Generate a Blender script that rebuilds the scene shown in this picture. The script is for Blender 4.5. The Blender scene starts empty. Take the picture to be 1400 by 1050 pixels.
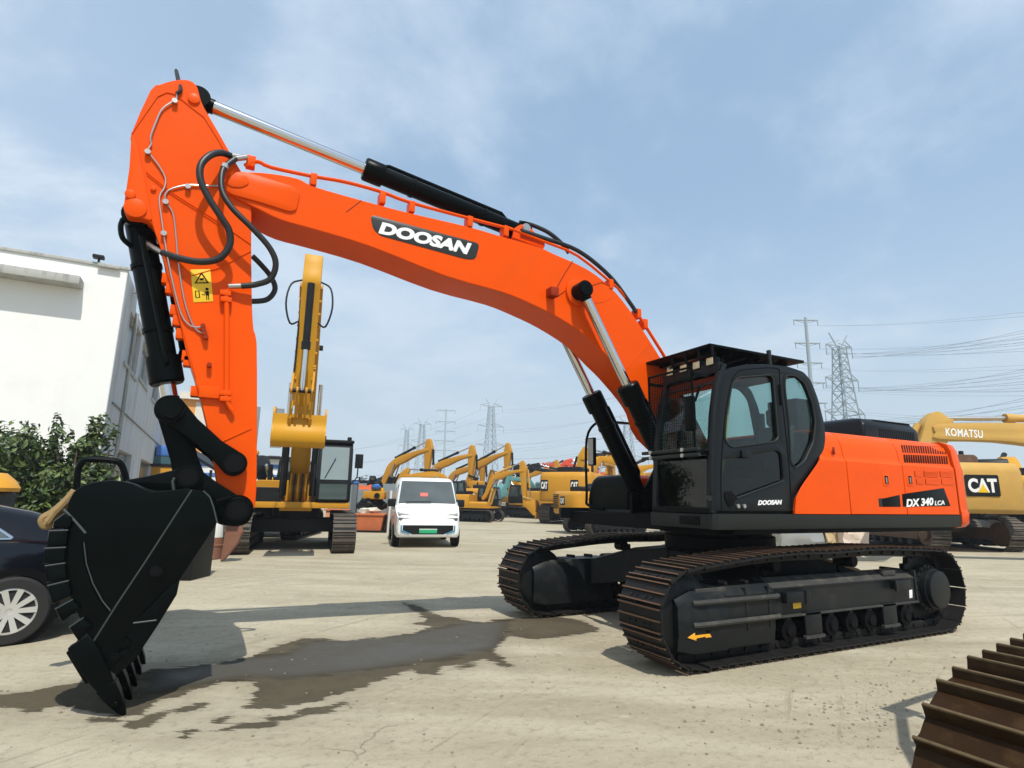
import bpy, bmesh, math, random
import numpy as np
from mathutils import Vector, Matrix, Euler
random.seed(7)
V = Vector
scene = bpy.context.scene
COL = scene.collection

# ------------------------------------------------------------------ camera
FPX = 786.24
CAMP = V((6.11699891, 5.81501754, 1.5311891))
CR = V((-0.8890758, 0.45743721, 0.01718775))
CD = V((-0.10397138, -0.16522789, -0.98075976))
CF = V((-0.44579611, -0.8737568, 0.19446049))

def ray(u, v):
    return CF + CR * ((u - 700) / FPX) + CD * ((v - 525) / FPX)
def atY(u, v, Y):
    d = ray(u, v); return CAMP + d * ((Y - CAMP.y) / d.y)
def atX(u, v, X):
    d = ray(u, v); return CAMP + d * ((X - CAMP.x) / d.x)
def atZ(u, v, Z):
    d = ray(u, v); return CAMP + d * ((Z - CAMP.z) / d.z)
def atD(u, v, dist):
    d = ray(u, v); h = math.hypot(d.x, d.y); return CAMP + d * (dist / h)
def proj(p):
    d = V(p) - CAMP; k = d.dot(CF); return 700 + FPX * d.dot(CR) / k, 525 + FPX * d.dot(CD) / k
def XZ(pts, Y):
    return [(p.x, p.z) for p in (atY(u, v, Y) for u, v in pts)]

cam = bpy.data.cameras.new('camera'); camo = bpy.data.objects.new('camera', cam); COL.objects.link(camo)
cam.sensor_width = 36; cam.lens = FPX / 1400 * 36; cam.clip_end = 3000; cam.clip_start = .05
m = Matrix((CR, -CD, -CF)).transposed().to_4x4(); m.translation = CAMP; camo.matrix_world = m
scene.camera = camo

# ------------------------------------------------------------------ materials
MATS = {}
def mat(name, color, rough=.5, metal=0., var=.12, scale=4., bump=0., dirt=0., dirtcol=(.30, .25, .18), coat=0., spec=.5, stretch=None, dscale=2.5):
    if name in MATS: return MATS[name]
    M = bpy.data.materials.new(name); M.use_nodes = True
    nt = M.node_tree; N = nt.nodes; L = nt.links
    b = N['Principled BSDF']
    b.inputs['Roughness'].default_value = rough; b.inputs['Metallic'].default_value = metal
    b.inputs['Coat Weight'].default_value = coat; b.inputs['Coat Roughness'].default_value = .12
    b.inputs['Specular IOR Level'].default_value = spec
    tc = N.new('ShaderNodeTexCoord')
    src = tc.outputs['Object']
    if stretch:
        mp = N.new('ShaderNodeMapping'); mp.inputs['Scale'].default_value = stretch; L.new(src, mp.inputs['Vector']); src = mp.outputs['Vector']
    nz = N.new('ShaderNodeTexNoise'); nz.inputs['Scale'].default_value = scale; nz.inputs['Detail'].default_value = 7; nz.inputs['Roughness'].default_value = .62
    L.new(src, nz.inputs['Vector'])
    mx = N.new('ShaderNodeMix'); mx.data_type = 'RGBA'
    c = color
    mx.inputs['A'].default_value = (c[0] * (1 - var), c[1] * (1 - var), c[2] * (1 - var), 1)
    mx.inputs['B'].default_value = (min(1, c[0] * (1 + var)), min(1, c[1] * (1 + var)), min(1, c[2] * (1 + var)), 1)
    L.new(nz.outputs['Fac'], mx.inputs['Factor']); out = mx.outputs['Result']
    if dirt > 0:
        n2 = N.new('ShaderNodeTexNoise'); n2.inputs['Scale'].default_value = dscale; n2.inputs['Detail'].default_value = 9; n2.inputs['Roughness'].default_value = .7
        L.new(src, n2.inputs['Vector'])
        rp = N.new('ShaderNodeMapRange'); rp.inputs['From Min'].default_value = .52; rp.inputs['From Max'].default_value = .72; rp.inputs['To Max'].default_value = dirt
        L.new(n2.outputs['Fac'], rp.inputs['Value'])
        m2 = N.new('ShaderNodeMix'); m2.data_type = 'RGBA'; m2.inputs['B'].default_value = (*dirtcol, 1)
        L.new(rp.outputs['Result'], m2.inputs['Factor']); L.new(out, m2.inputs['A']); out = m2.outputs['Result']
        ro = N.new('ShaderNodeMath'); ro.operation = 'MULTIPLY_ADD'; ro.inputs[1].default_value = .4; ro.inputs[2].default_value = rough
        L.new(rp.outputs['Result'], ro.inputs[0]); L.new(ro.outputs[0], b.inputs['Roughness'])
    L.new(out, b.inputs['Base Color'])
    if bump > 0:
        bp = N.new('ShaderNodeBump'); bp.inputs['Strength'].default_value = bump; bp.inputs['Distance'].default_value = .02
        n3 = N.new('ShaderNodeTexNoise'); n3.inputs['Scale'].default_value = scale * 6; n3.inputs['Detail'].default_value = 5
        L.new(src, n3.inputs['Vector']); L.new(n3.outputs['Fac'], bp.inputs['Height']); L.new(bp.outputs['Normal'], b.inputs['Normal'])
    MATS[name] = M; return M

def glass(name, tint=(.74, .84, .82), gloss=.12, fres=1.38):
    if name in MATS: return MATS[name]
    M = bpy.data.materials.new(name); M.use_nodes = True; nt = M.node_tree; N = nt.nodes; L = nt.links
    N.remove(N['Principled BSDF'])
    t = N.new('ShaderNodeBsdfTransparent'); t.inputs['Color'].default_value = (*tint, 1)
    g = N.new('ShaderNodeBsdfGlossy'); g.inputs['Roughness'].default_value = .02
    lw = N.new('ShaderNodeLayerWeight'); lw.inputs['Blend'].default_value = .5
    pw = N.new('ShaderNodeMath'); pw.operation = 'POWER'; pw.inputs[1].default_value = 4.; L.new(lw.outputs['Facing'], pw.inputs[0])
    f = N.new('ShaderNodeMath'); f.operation = 'MULTIPLY_ADD'; f.inputs[1].default_value = .8; f.inputs[2].default_value = .035; L.new(pw.outputs[0], f.inputs[0])
    mx = N.new('ShaderNodeMixShader'); L.new(f.outputs[0], mx.inputs[0]); L.new(t.outputs[0], mx.inputs[1]); L.new(g.outputs[0], mx.inputs[2])
    L.new(mx.outputs[0], N['Material Output'].inputs['Surface']); MATS[name] = M; return M

ORANGE = mat('orange_paint', (.76, .078, .0008), .34, var=.11, scale=2.2, spec=.11, dirt=.16, dirtcol=(.42, .085, .012), dscale=3.5, bump=.015)
ORANGE_D = mat('orange_louvre', (.26, .022, .002), .6, var=.1, spec=.2)
BLACKP = mat('black_paint', (.0010, .0022, .0021), .33, var=.5, scale=3, dirt=.2, dirtcol=(.010, .011, .009), spec=.075, bump=.03)
CABP = mat('charcoal_paint', (.0050, .0066, .0080), .40, var=.15, scale=2, dirt=.10, dirtcol=(.02, .02, .019), spec=.22)
SKIRT = mat('grey_paint', (.019, .022, .021), .5, var=.15, scale=2, dirt=.2, dirtcol=(.06, .055, .045), spec=.2)
FRAME = mat('frame_paint', (.0075, .0095, .0105), .42, var=.25, scale=3, dirt=.4, dirtcol=(.055, .048, .036), bump=.05, spec=.22)
FRAMETOP = mat('dusty_frame_paint', (.030, .030, .027), .7, var=.3, scale=6, dirt=.75, dirtcol=(.12, .10, .07), dscale=6)
SHOE = mat('track_steel', (.013, .0125, .012), .55, metal=.2, var=.3, scale=8, dirt=.5, dirtcol=(.055, .036, .020), spec=.25, bump=.1, dscale=5)
GROUSER = mat('worn_rust_steel', (.14, .075, .040), .6, metal=.3, var=.4, scale=7, dirt=.6, dirtcol=(.05, .035, .03), dscale=6)
CHROME = mat('chrome', (.62, .63, .65), .12, metal=1, var=.03)
STEEL = mat('steel', (.45, .43, .40), .35, metal=.9, var=.15, scale=10)
RUBBER = mat('hose_rubber', (.007, .008, .0085), .45, var=.2, scale=20)
DARK = mat('matte_black', (.0025, .0025, .003), .6, var=.2, spec=.12)
WELD_GLINT = mat('weld_glint_grey', (.035, .045, .043), .5, var=.3, scale=10)
WHITE = mat('white_lettering', (.80, .80, .78), .45, var=.04)
EMBLEM = mat('emblem_grey', (.016, .018, .014), .4, var=.08)
SIGNY = mat('sign_yellow', (.80, .50, .01), .45, var=.05)
ARROWO = mat('arrow_yellow', (.80, .36, .02), .5, var=.1, dirt=.3)
GLASS = glass('cab_glass')
GLASSD = glass('dark_glass', (.30, .34, .33))
LAMP = mat('lamp_lens', (.55, .47, .30), .15, var=.1, coat=.6)
SEATM = mat('seat_fabric', (.03, .032, .035), .8, var=.2)
REDC = mat('red_plastic', (.45, .03, .02), .4)
YEL = mat('yellow_paint', (.50, .235, .016), .45, var=.14, scale=2.5, dirt=.4, dirtcol=(.24, .13, .035), spec=.25)
YELD = mat('dusty_yellow_paint', (.50, .30, .075), .55, spec=.2, var=.14, scale=2.0, dirt=.4, dirtcol=(.38, .27, .13))
YELB = mat('bright_yellow_paint', (.54, .265, .013), .45, spec=.2, var=.08, scale=2.0, dirt=.2, dirtcol=(.40, .22, .05))
REDO = mat('red_orange_paint', (.60, .065, .018), .45, var=.1, dirt=.25, dirtcol=(.3, .12, .06))
TEAL = mat('teal_paint', (.09, .25, .24), .5, var=.15, dirt=.25)
FARBLK = mat('machine_black', (.006, .007, .0075), .5, var=.3, dirt=.25, dirtcol=(.03, .026, .02), spec=.25)
FARTRK = mat('dusty_track_steel', (.075, .062, .048), .7, var=.35, scale=5, dirt=.6, dirtcol=(.22, .17, .11), dscale=4)
RUST = mat('rusty_steel', (.024, .0110, .0030), .6, spec=.14, var=.55, scale=5, dirt=.7, dirtcol=(.062, .038, .014), bump=.15, dscale=7)

RUSTTIP = mat('tan_rust_edge', (.105, .075, .038), .6, var=.5, scale=9, dirt=.6, dirtcol=(.04, .02, .008), dscale=8, spec=.2)  # lighter tan for the strip along each grouser tip

# ------------------------------------------------------------------ mesh builder
def rnd(pts, r, n=4):
    """polygon with rounded corners (r per corner or one number)"""
    out = []; k = len(pts)
    for i in range(k):
        p = V((*pts[i], 0)); a = V((*pts[i - 1], 0)); b = V((*pts[(i + 1) % k], 0))
        rr = r[i] if isinstance(r, (list, tuple)) else r
        da, db = (a - p), (b - p); la, lb = da.length, db.length
        rr = min(rr, la * .45, lb * .45)
        if rr < 1e-4 or la < 1e-6 or lb < 1e-6: out.append(tuple(pts[i])); continue
        s, e = p + da / la * rr, p + db / lb * rr
        for j in range(n + 1):
            t = j / n; q = s * (1 - t) ** 2 + p * 2 * t * (1 - t) + e * t * t; out.append((q.x, q.y))
    return out
def cat(pts, n=5, closed=False):
    P = [V(p) for p in pts]; k = len(P); out = []
    rng = range(k if closed else k - 1)
    for i in rng:
        p0 = P[i - 1] if (i > 0 or closed) else P[0] * 2 - P[1]
        p1 = P[i]; p2 = P[(i + 1) % k]
        p3 = P[(i + 2) % k] if (i + 2 < k or closed) else P[-1] * 2 - P[-2]
        for j in range(n):
            t = j / n
            out.append(.5 * ((2 * p1) + (p2 - p0) * t + (2 * p0 - 5 * p1 + 4 * p2 - p3) * t * t + (3 * p1 - p0 - 3 * p2 + p3) * t ** 3))
    if not closed: out.append(P[-1])
    return out
def cat2(pts, n=4, closed=True):
    return [(q.x, q.y) for q in cat([V((x, y, 0)) for x, y in pts], n, closed)]
def circ(cx, cy, r, n=20):
    return [(cx + r * math.cos(2 * math.pi * i / n), cy + r * math.sin(2 * math.pi * i / n)) for i in range(n)]

MXZ = Matrix(((1, 0, 0, 0), (0, 0, -1, 0), (0, 1, 0, 0), (0, 0, 0, 1)))      # local xy -> world XZ, local z -> -Y
def frame(o, ex, ey):
    ex = V(ex).normalized(); ey = V(ey); ez = ex.cross(ey).normalized(); ey = ez.cross(ex)
    M = Matrix((ex, ey, ez)).transposed().to_4x4(); M.translation = V(o); return M
def along(p0, p1):
    d = V(p1) - V(p0); q = d.to_track_quat('Z', 'Y'); M = q.to_matrix().to_4x4(); M.translation = V(p0); return M, d.length

class MB:
    def __init__(s): s.bm = bmesh.new(); s.mats = []
    def mi(s, m):
        if m not in s.mats: s.mats.append(m)
        return s.mats.index(m)
    def _tag(s, faces, m):
        i = s.mi(m)
        for f in faces: f.material_index = i
    def box(s, lo, hi, m, M=None, bev=0.):
        lo = V(lo); hi = V(hi); c = (lo + hi) / 2; d = hi - lo
        t = bmesh.new(); bmesh.ops.create_cube(t, size=1)
        for v in t.verts: v.co = V((v.co.x * d.x, v.co.y * d.y, v.co.z * d.z)) + c
        if bev > 0: bmesh.ops.bevel(t, geom=t.edges[:], offset=bev, segments=2, affect='EDGES', profile=.6)
        return s.merge(t, m, M)
    def merge(s, t, m, M=None):
        if M is not None: t.transform(M)
        vs = [s.bm.verts.new(v.co) for v in t.verts]
        t.verts.index_update(); i = s.mi(m)
        for f in t.faces:
            try:
                g = s.bm.faces.new([vs[v.index] for v in f.verts]); g.material_index = i
            except ValueError: pass
        t.free(); return s
    def cyl(s, p0, p1, r, m, r2=None, n=20, cap=True, bev=0.):
        M, L = along(p0, p1); t = bmesh.new()
        bmesh.ops.create_cone(t, cap_ends=cap, segments=n, radius1=r, radius2=r if r2 is None else r2, depth=L)
        bmesh.ops.translate(t, verts=t.verts, vec=(0, 0, L / 2))
        if bev > 0: bmesh.ops.bevel(t, geom=[e for e in t.edges if len(e.link_faces) == 2 and e.calc_face_angle() > .8], offset=bev, segments=2, affect='EDGES')
        return s.merge(t, m, M)
    def lathe(s, prof, p0, p1, m, n=24):
        """prof: (dist along axis, radius)"""
        M, L = along(p0, p1); t = bmesh.new(); rings = []
        for z, r in prof:
            rings.append([t.verts.new((r * math.cos(2 * math.pi * i / n), r * math.sin(2 * math.pi * i / n), z)) for i in range(n)])
        for a, b in zip(rings, rings[1:]):
            for i in range(n): t.faces.new((a[i], a[(i + 1) % n], b[(i + 1) % n], b[i]))
        t.faces.new(rings[0][::-1]); t.faces.new(rings[-1])
        return s.merge(t, m, M)
    def tube(s, pts, r, m, n=8, smooth=0):
        P = cat(pts, smooth) if smooth else [V(p) for p in pts]
        t = bmesh.new(); rings = []; k = len(P)
        up = None
        for i in range(k):
            d = (P[min(i + 1, k - 1)] - P[max(i - 1, 0)]).normalized()
            if up is None:
                up = d.orthogonal().normalized()
            else:
                up = (up - d * up.dot(d)).normalized()
            w = d.cross(up)
            sc = 1.
            if 0 < i < k - 1:
                a = (P[i] - P[i - 1]).angle(P[i + 1] - P[i], 0); sc = 1 / max(.6, math.cos(a / 2))
            rings.append([t.verts.new(P[i] + (up * math.cos(2 * math.pi * j / n) + w * math.sin(2 * math.pi * j / n)) * r * sc) for j in range(n)])
        for a, b in zip(rings, rings[1:]):
            for j in range(n): t.faces.new((a[j], a[(j + 1) % n], b[(j + 1) % n], b[j]))
        t.faces.new(rings[0][::-1]); t.faces.new(rings[-1])
        return s.merge(t, m)
    def plate(s, outer, holes, M, thick, m, bev=.006):
        cu = bpy.data.curves.new('c', 'CURVE'); cu.dimensions = '2D'; cu.fill_mode = 'BOTH'
        bev = min(bev, thick * .45)
        cu.extrude = thick / 2 - bev; cu.bevel_depth = bev; cu.bevel_resolution = 1; cu.offset = -bev
        for p in [outer] + list(holes or []):
            sp = cu.splines.new('POLY'); sp.points.add(len(p) - 1)
            for q, (x, y) in zip(sp.points, p): q.co = (x, y, 0, 1)
            sp.use_cyclic_u = True
        ob = bpy.data.objects.new('c', cu); me = bpy.data.meshes.new_from_object(ob)
        t = bmesh.new(); t.from_mesh(me)
        bmesh.ops.remove_doubles(t, verts=t.verts, dist=1e-5)
        bpy.data.objects.remove(ob); bpy.data.curves.remove(cu); bpy.data.meshes.remove(me)
        return s.merge(t, m, M)
    def xz(s, outer, Yc, thick, m, holes=None, bev=.006):
        M = MXZ.copy(); M.translation = V((0, Yc, 0)); return s.plate(outer, holes, M, thick, m, bev)
    def loft(s, secs, m, cap=True, closed=True):
        t = bmesh.new(); R = [[t.verts.new(p) for p in sec] for sec in secs]; k = len(R[0])
        for a, b in zip(R, R[1:]):
            for j in range(k if closed else k - 1): t.faces.new((a[j], a[(j + 1) % k], b[(j + 1) % k], b[j]))
        if cap and closed: t.faces.new(R[0][::-1]); t.faces.new(R[-1])
        return s.merge(t, m)
    def quad(s, pts, m):
        f = s.bm.faces.new([s.bm.verts.new(p) for p in pts]); f.material_index = s.mi(m); return s
    def text(s, txt, M, size, m, ext=.003, off=.0, shear=0., sx=1., space=1.):
        cu = bpy.data.curves.new('t', 'FONT'); cu.body = txt; cu.size = 1.; cu.extrude = .004; cu.offset = off; cu.shear = shear
        cu.space_character = space; cu.align_x = 'CENTER'; cu.align_y = 'CENTER'; cu.resolution_u = 4
        ob = bpy.data.objects.new('t', cu); me = bpy.data.meshes.new_from_object(ob)
        t = bmesh.new(); t.from_mesh(me)
        bmesh.ops.remove_doubles(t, verts=t.verts, dist=1e-5)
        bpy.data.objects.remove(ob); bpy.data.curves.remove(cu); bpy.data.meshes.remove(me)
        for v in t.verts: v.co = V((v.co.x * size * sx, v.co.y * size, ext if v.co.z > 0 else -.001))
        return s.merge(t, m, M)
    def build(s, name, parent=None, sharp=.6, recalc=True, bevel=0., label=None):
        bm = s.bm
        if recalc: bmesh.ops.recalc_face_normals(bm, faces=bm.faces[:])
        for f in bm.faces: f.smooth = True
        for e in bm.edges:
            if len(e.link_faces) == 2 and e.calc_face_angle(0) > sharp: e.smooth = False
        me = bpy.data.meshes.new(name); bm.to_mesh(me); bm.free()
        for m in s.mats: me.materials.append(m)
        o = bpy.data.objects.new(name, me); COL.objects.link(o)
        if parent is not None: o.parent = parent
        if bevel > 0:
            b = o.modifiers.new('bevel', 'BEVEL'); b.width = bevel; b.segments = 2; b.limit_method = 'ANGLE'
        if label: o['label'] = label
        return o

def thing(name, label, cat, loc=(0, 0, 0), rz=0., group=None):
    o = bpy.data.objects.new(name, None); COL.objects.link(o); o.location = loc; o.rotation_euler = (0, 0, rz)
    o.empty_display_size = .2
    o['label'] = label; o['category'] = cat
    if group: o['group'] = group
    return o
def tag(o, label, cat, group=None):
    o['label'] = label; o['category'] = cat
    if group: o['group'] = group
    return o
def struct(o, kind='structure'):
    o['kind'] = kind; return o
def clone(o, parent, M=None, name=None):
    c = o.copy(); COL.objects.link(c); c.parent = parent
    if name: c.name = name
    if M is not None: c.matrix_local = M
    return c
def copy_tree(o, parent=None):
    c = o.copy(); COL.objects.link(c); c.parent = parent
    for ch in list(o.children): copy_tree(ch, c)
    return c
def hyd(name, parent, p0, p1, r, frac, m=None, rodr=None, gl=1.28, pipe=True, y=0.):
    """hydraulic cylinder: base pin p0, rod end pin p1, barrel up to frac of the length"""
    m = m or BLACKP; p0 = V(p0); p1 = V(p1); g = p0.lerp(p1, frac); d = (p1 - p0).normalized()
    b = MB()
    b.lathe([(0, r * .8), (.06, r), ((g - p0).length - r * 2.2, r), ((g - p0).length - r * 2.2 + .001, r * gl * .97), ((g - p0).length - r * 1.9, r * gl), ((g - p0).length - .02, r * gl), ((g - p0).length, r * gl * .9)], p0, g, m, 28)
    b.cyl(p0 - V((0, r * 1.15, 0)), p0 + V((0, r * 1.15, 0)), r * 1.05, m)
    if pipe:
        n = d.cross(V((0, 1, 0))).normalized()
        if n.z < 0: n = -n
        q0 = p0 + d * (r * 2.2); q1 = g - d * r * 2.6
        b.tube([q0 + n * r * .9, q0 + n * (r * 1.45) + d * r * .8, q1 + n * r * 1.45, q1 + n * r * .95 + d * r * 1.2], r * .22, m, 8)
        for t in (.2, .8):
            c = q0.lerp(q1, t); b.cyl(c - d * .02, c + d * .02, r * 1.1, m)
    o = b.build(name, parent)
    rr = rodr or r * .62
    q = MB(); q.cyl(g - d * .01, p1 - d * rr * 1.6, rr, CHROME, n=24); q.build('rod', o)
    e = MB(); e.cyl(p1 - d * rr * 2.2, p1, rr * 1.12, m); e.cyl(p1 - V((0, rr * 1.4, 0)), p1 + V((0, rr * 1.4, 0)), rr * 1.7, m, n=24, bev=.006); e.build('rod_eye', o)
    return o
# ------------------------------------------------------------------ main excavator (world frame = its own frame)
EX = thing('excavator', 'large orange excavator with black bucket, grey cab and black tracks, nearest the camera', 'excavator')

# ---- crawler tracks
def track_path():
    P = []
    cx, cz, r = 2.03, .475, .425
    for a in range(-90, 91, 10): P.append((cx + r * math.cos(math.radians(a)), cz + r * math.sin(math.radians(a))))
    P += [(1.55, .945), (1.05, .985), (.55, 1.005), (0, 1.0), (-.5, 1.01), (-.9, 1.015), (-1.4, 1.0)]
    cx, cz, r = -2.05, .51, .46
    for a in range(90, 271, 10): P.append((cx + r * math.cos(math.radians(a)), cz + r * math.sin(math.radians(a))))
    return [V((x, 0, z)) for x, z in P]
def resample(P, n):
    P = P + [P[0]]; L = [0]
    for a, b in zip(P, P[1:]): L.append(L[-1] + (b - a).length)
    out = []
    for i in range(n):
        t = L[-1] * i / n; k = max(j for j in range(len(L)) if L[j] <= t); k = min(k, len(P) - 2)
        out.append(P[k].lerp(P[k + 1], (t - L[k]) / max(1e-9, L[k + 1] - L[k])))
    return out, L[-1]
NS = 49
TP, TL = resample(track_path(), NS)
def shoe_mesh(w, pitch, h, m1, m2, ribs=(.06, .5, .94)):
    b = MB(); x0 = -pitch * .5
    prof = [(x0 - .006, 0), (x0 - .006, .012)]
    b.box((x0 + .004, -w / 2, -.004), (x0 + pitch - .004, w / 2, .012), m1)
    for t in ribs:
        x = x0 + pitch * t
        b.loft([[(x - .011, y, .0105), (x - .006, y, h), (x + .006, y, h), (x + .011, y, .0105)] for y in (-w / 2 + .003, w / 2 - .003)], m1)
        b.loft([[(x - .0065, y, h - .002), (x - .0065, y, h + .003), (x + .0065, y, h + .003), (x + .0065, y, h - .002)] for y in (-w / 2 + .001, w / 2 - .001)], m2)
    for y in (-.14, -.06, .06, .14):
        b.cyl((x0 + pitch * .28, y, .01), (x0 + pitch * .28, y, .024), .014, m1, n=6)
    return b
def link_mesh(pitch, m):
    b = MB()
    for y in (-.085, .085):
        b.box((-pitch * .52, y - .018, -.085), (pitch * .52, y + .018, -.006), m, bev=.006)
    b.cyl((pitch * .4, -.12, -.05), (pitch * .4, .12, -.05), .022, m, n=10)
    return b
def orient(i, pts):
    a, b = pts[i - 1], pts[(i + 1) % len(pts)]
    d = (b - a).normalized(); n = V((d.z, 0, -d.x)); y = n.cross(d)
    M = Matrix((d, y, n)).transposed().to_4x4(); M.translation = pts[i]; return M
shoe0 = None
for side in (1, -1):
    lb = MB()
    cb = MB()
    for i in range(NS):
        t = link_mesh(TL / NS, SHOE).bm; cb.merge(t, SHOE, orient(i, TP))
    cb2 = cb.build('crawler_track', EX); cb2.location = (0, 1.34 * side, 0)
    for i in range(NS):
        if shoe0 is None:
            o = shoe_mesh(.60, TL / NS, .034, SHOE, GROUSER).build('track_shoe', cb2); shoe0 = o; o.matrix_local = orient(i, TP)
        else: clone(shoe0, cb2, orient(i, TP), 'track_shoe')

def track_frame(side):
    s = side
    Y = lambda y: 1.34 * s + s * y          # y outward from the track centre
    b = MB()
    def bx(x0, x1, y0, y1, z0, z1, m=FRAME, bev=.012): b.box((x0, min(Y(y0), Y(y1)), z0), (x1, max(Y(y0), Y(y1)), z1), m, bev=bev)
    # main beam, sloped top
    for (x0, x1) in ((-1.62, .92),):
        sec = [(-.20, .385), (.20, .385), (.20, .66), (.06, .745), (-.06, .745), (-.20, .66)]
        b.loft([[(x, Y(y), z) for y, z in sec] for x in (x0, x1)], FRAME)
        b.loft([[(x, Y(y), z + .003) for y, z in ((.198, .662), (.06, .748), (.06, .752), (.20, .668))] for x in (x0 + .01, x1 - .01)], FRAMETOP)
        b.loft([[(x, Y(y), z) for y, z in ((.19, .38), (.225, .38), (.225, .40), (.19, .40))] for x in (x0, x1)], FRAMETOP)
        b.loft([[(x, Y(y), z) for y, z in ((.19, .655), (.212, .655), (.212, .668), (.19, .668))] for x in (x0, x1)], FRAME)
    # front idler yoke
    sec = [(-.24, .16), (.21, .16), (.235, .32), (.235, .64), (.17, .72), (-.2, .72)]
    b.loft([[(x, Y(y), z) for y, z in sec] for x in (.93, 1.60)], FRAME)
    for sg2 in (1, -1):
        s2 = [(sg2 * .165, .15), (sg2 * .215, .15), (sg2 * .24, .32), (sg2 * .24, .62), (sg2 * .19, .70), (sg2 * .165, .70)]
        b.loft([[(1.58, Y(y), z) for y, z in s2], [(2.02, Y(y), z) for y, z in s2], [(2.20, Y(y * .92), .20 + (z - .16) * .80) for y, z in s2]], FRAME)
    b.box((1.55, min(Y(-.2), Y(.2)), .66), (1.95, max(Y(-.2), Y(.2)), .715), FRAMETOP, bev=.01)
    for z in (.405, .60):
        b.tube([(.85, Y(.22), z), (.90, Y(.25), z), (1.98, Y(.252), z), (2.03, Y(.235), z)], .024, FRAMETOP, 8)
    for x0, x1 in ((1.30, 1.34), (.985, 1.02)): bx(x0, x1, .05, .242, .30, .70)
    for (x, ang) in ((1.12, 0), (1.42, 0)): b.tube([(x, Y(.0), .735), (x + .05, Y(.12), .735)], .02, FRAMETOP, 6)
    bx(-1.64, -1.60, -.21, .215, .40, .755)
    # steps and stops
    bx(.40, .78, .19, .27, .52, .63); bx(.42, .50, .26, .285, .50, .64)
    bx(-1.40, -1.10, .19, .28, .56, .66); bx(-1.13, -1.08, .26, .29, .54, .67)
    bx(-1.3, -1.05, .05, .17, .70, .76, FRAMETOP)
    o = b.build('track_frame', EX)
    # rollers
    for k in range(8):
        x = -1.42 + k * .345
        r = MB(); r.lathe([(0, .05), (.0, .06), (.03, .06), (.035, .11), (.10, .11), (.105, .085), (.3, .085), (.305, .11), (.37, .11), (.375, .06), (.40, .055)], (x, Y(-.2), .235), (x, Y(.06), .235), DARK, 20)
        r.cyl((x, Y(.12), .325), (x, Y(.17), .325), .045, FRAME, n=16, bev=.01); r.box((x - .055, min(Y(.1), Y(.16)), .31), (x + .055, max(Y(.1), Y(.16)), .42), DARK)
        r.build('track_roller', o)
    for x in (.33, -1.02):
        g = MB()
        g.box((x - .13, min(Y(.2), Y(.225)), .155), (x + .13, max(Y(.2), Y(.225)), .41), FRAME, bev=.008)
        g.box((x - .15, min(Y(.2), Y(.24)), .15), (x + .15, max(Y(.2), Y(.24)), .18), FRAMETOP)
        g.build('track_guard', o)
    for x in (.62, -.72):
        c = MB(); c.cyl((x, Y(-.13), .87), (x, Y(.05), .87), .07, DARK, bev=.01); c.box((x - .05, min(Y(-.2), Y(-.12)), .70), (x + .05, max(Y(-.2), Y(-.12)), .90), DARK, bev=.01); c.build('carrier_roller', o)
    w = MB(); w.lathe([(0, .10), (.0, .30), (.03, .35), (.09, .35), (.10, .39), (.20, .39), (.21, .35), (.27, .35), (.30, .30), (.30, .1)], (2.03, Y(-.15), .475), (2.03, Y(.15), .475), FARBLK, 36)
    w.cyl((2.03, Y(-.2), .475), (2.03, Y(.2), .475), .09, FRAME); w.build('idler_wheel', o)
    sp = MB(); ang = 2 * math.pi / 42; pr = []
    for k in range(42): pr.append((-2.05 + (.43 if k % 2 else .375) * math.cos(k * ang), .51 + (.43 if k % 2 else .375) * math.sin(k * ang)))
    sp.xz(pr, Y(0), .07, FARBLK)
    sp.lathe([(-.2, .20), (.0, .20), (.06, .27), (.10, .27), (.105, .285), (.13, .285), (.135, .24), (.20, .24), (.205, .225), (.255, .22), (.262, .19)], (-2.05, Y(.0), .51), (-2.05, Y(.3), .51), FRAME, 36)
    for k in range(20):
        a = k * math.pi / 10; sp.cyl((-2.05 + .265 * math.cos(a), Y(.09), .51 + .265 * math.sin(a)), (-2.05 + .265 * math.cos(a), Y(.145), .51 + .265 * math.sin(a)), .014, FARBLK, n=6)
    sp.build('final_drive', o)
    return o
TFN = track_frame(1); TFF = track_frame(-1)
# decals on the near frame
d = MB()
def decal_xz(b, pts, Y, m, t=.004):      # traced on the plane Y, thin raised sticker
    b.xz([(x, z) for x, z in XZ(pts, Y)], Y, t, m, bev=.001); return b
decal_xz(d, [(940, 872), (950, 865), (951, 868), (966, 865), (963, 862), (973, 861), (970, 866), (973, 871), (964, 872), (966, 870), (952, 873), (952, 876)], 1.34 + .238, ARROWO).build('direction_arrow', TFN)
d = MB(); decal_xz(d, [(1084, 823.5), (1095, 822), (1095.5, 831), (1084.5, 832.5)], 1.34 + .203, SIGNY).build('warning_sticker', TFN)
d = MB(); decal_xz(d, [(1032, 834), (1037, 833), (1037.5, 848), (1032.5, 849)], 1.543, WHITE)
decal_xz(d, [(1039.5, 838), (1044, 837), (1044, 846), (1039.5, 847)], 1.543, mat('blue_sticker', (.03, .06, .22), .5))
decal_xz(d, [(1243, 807), (1247, 806), (1247.5, 817), (1243.5, 818)], 1.543, WHITE); d.build('label_plate', TFN)

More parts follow.
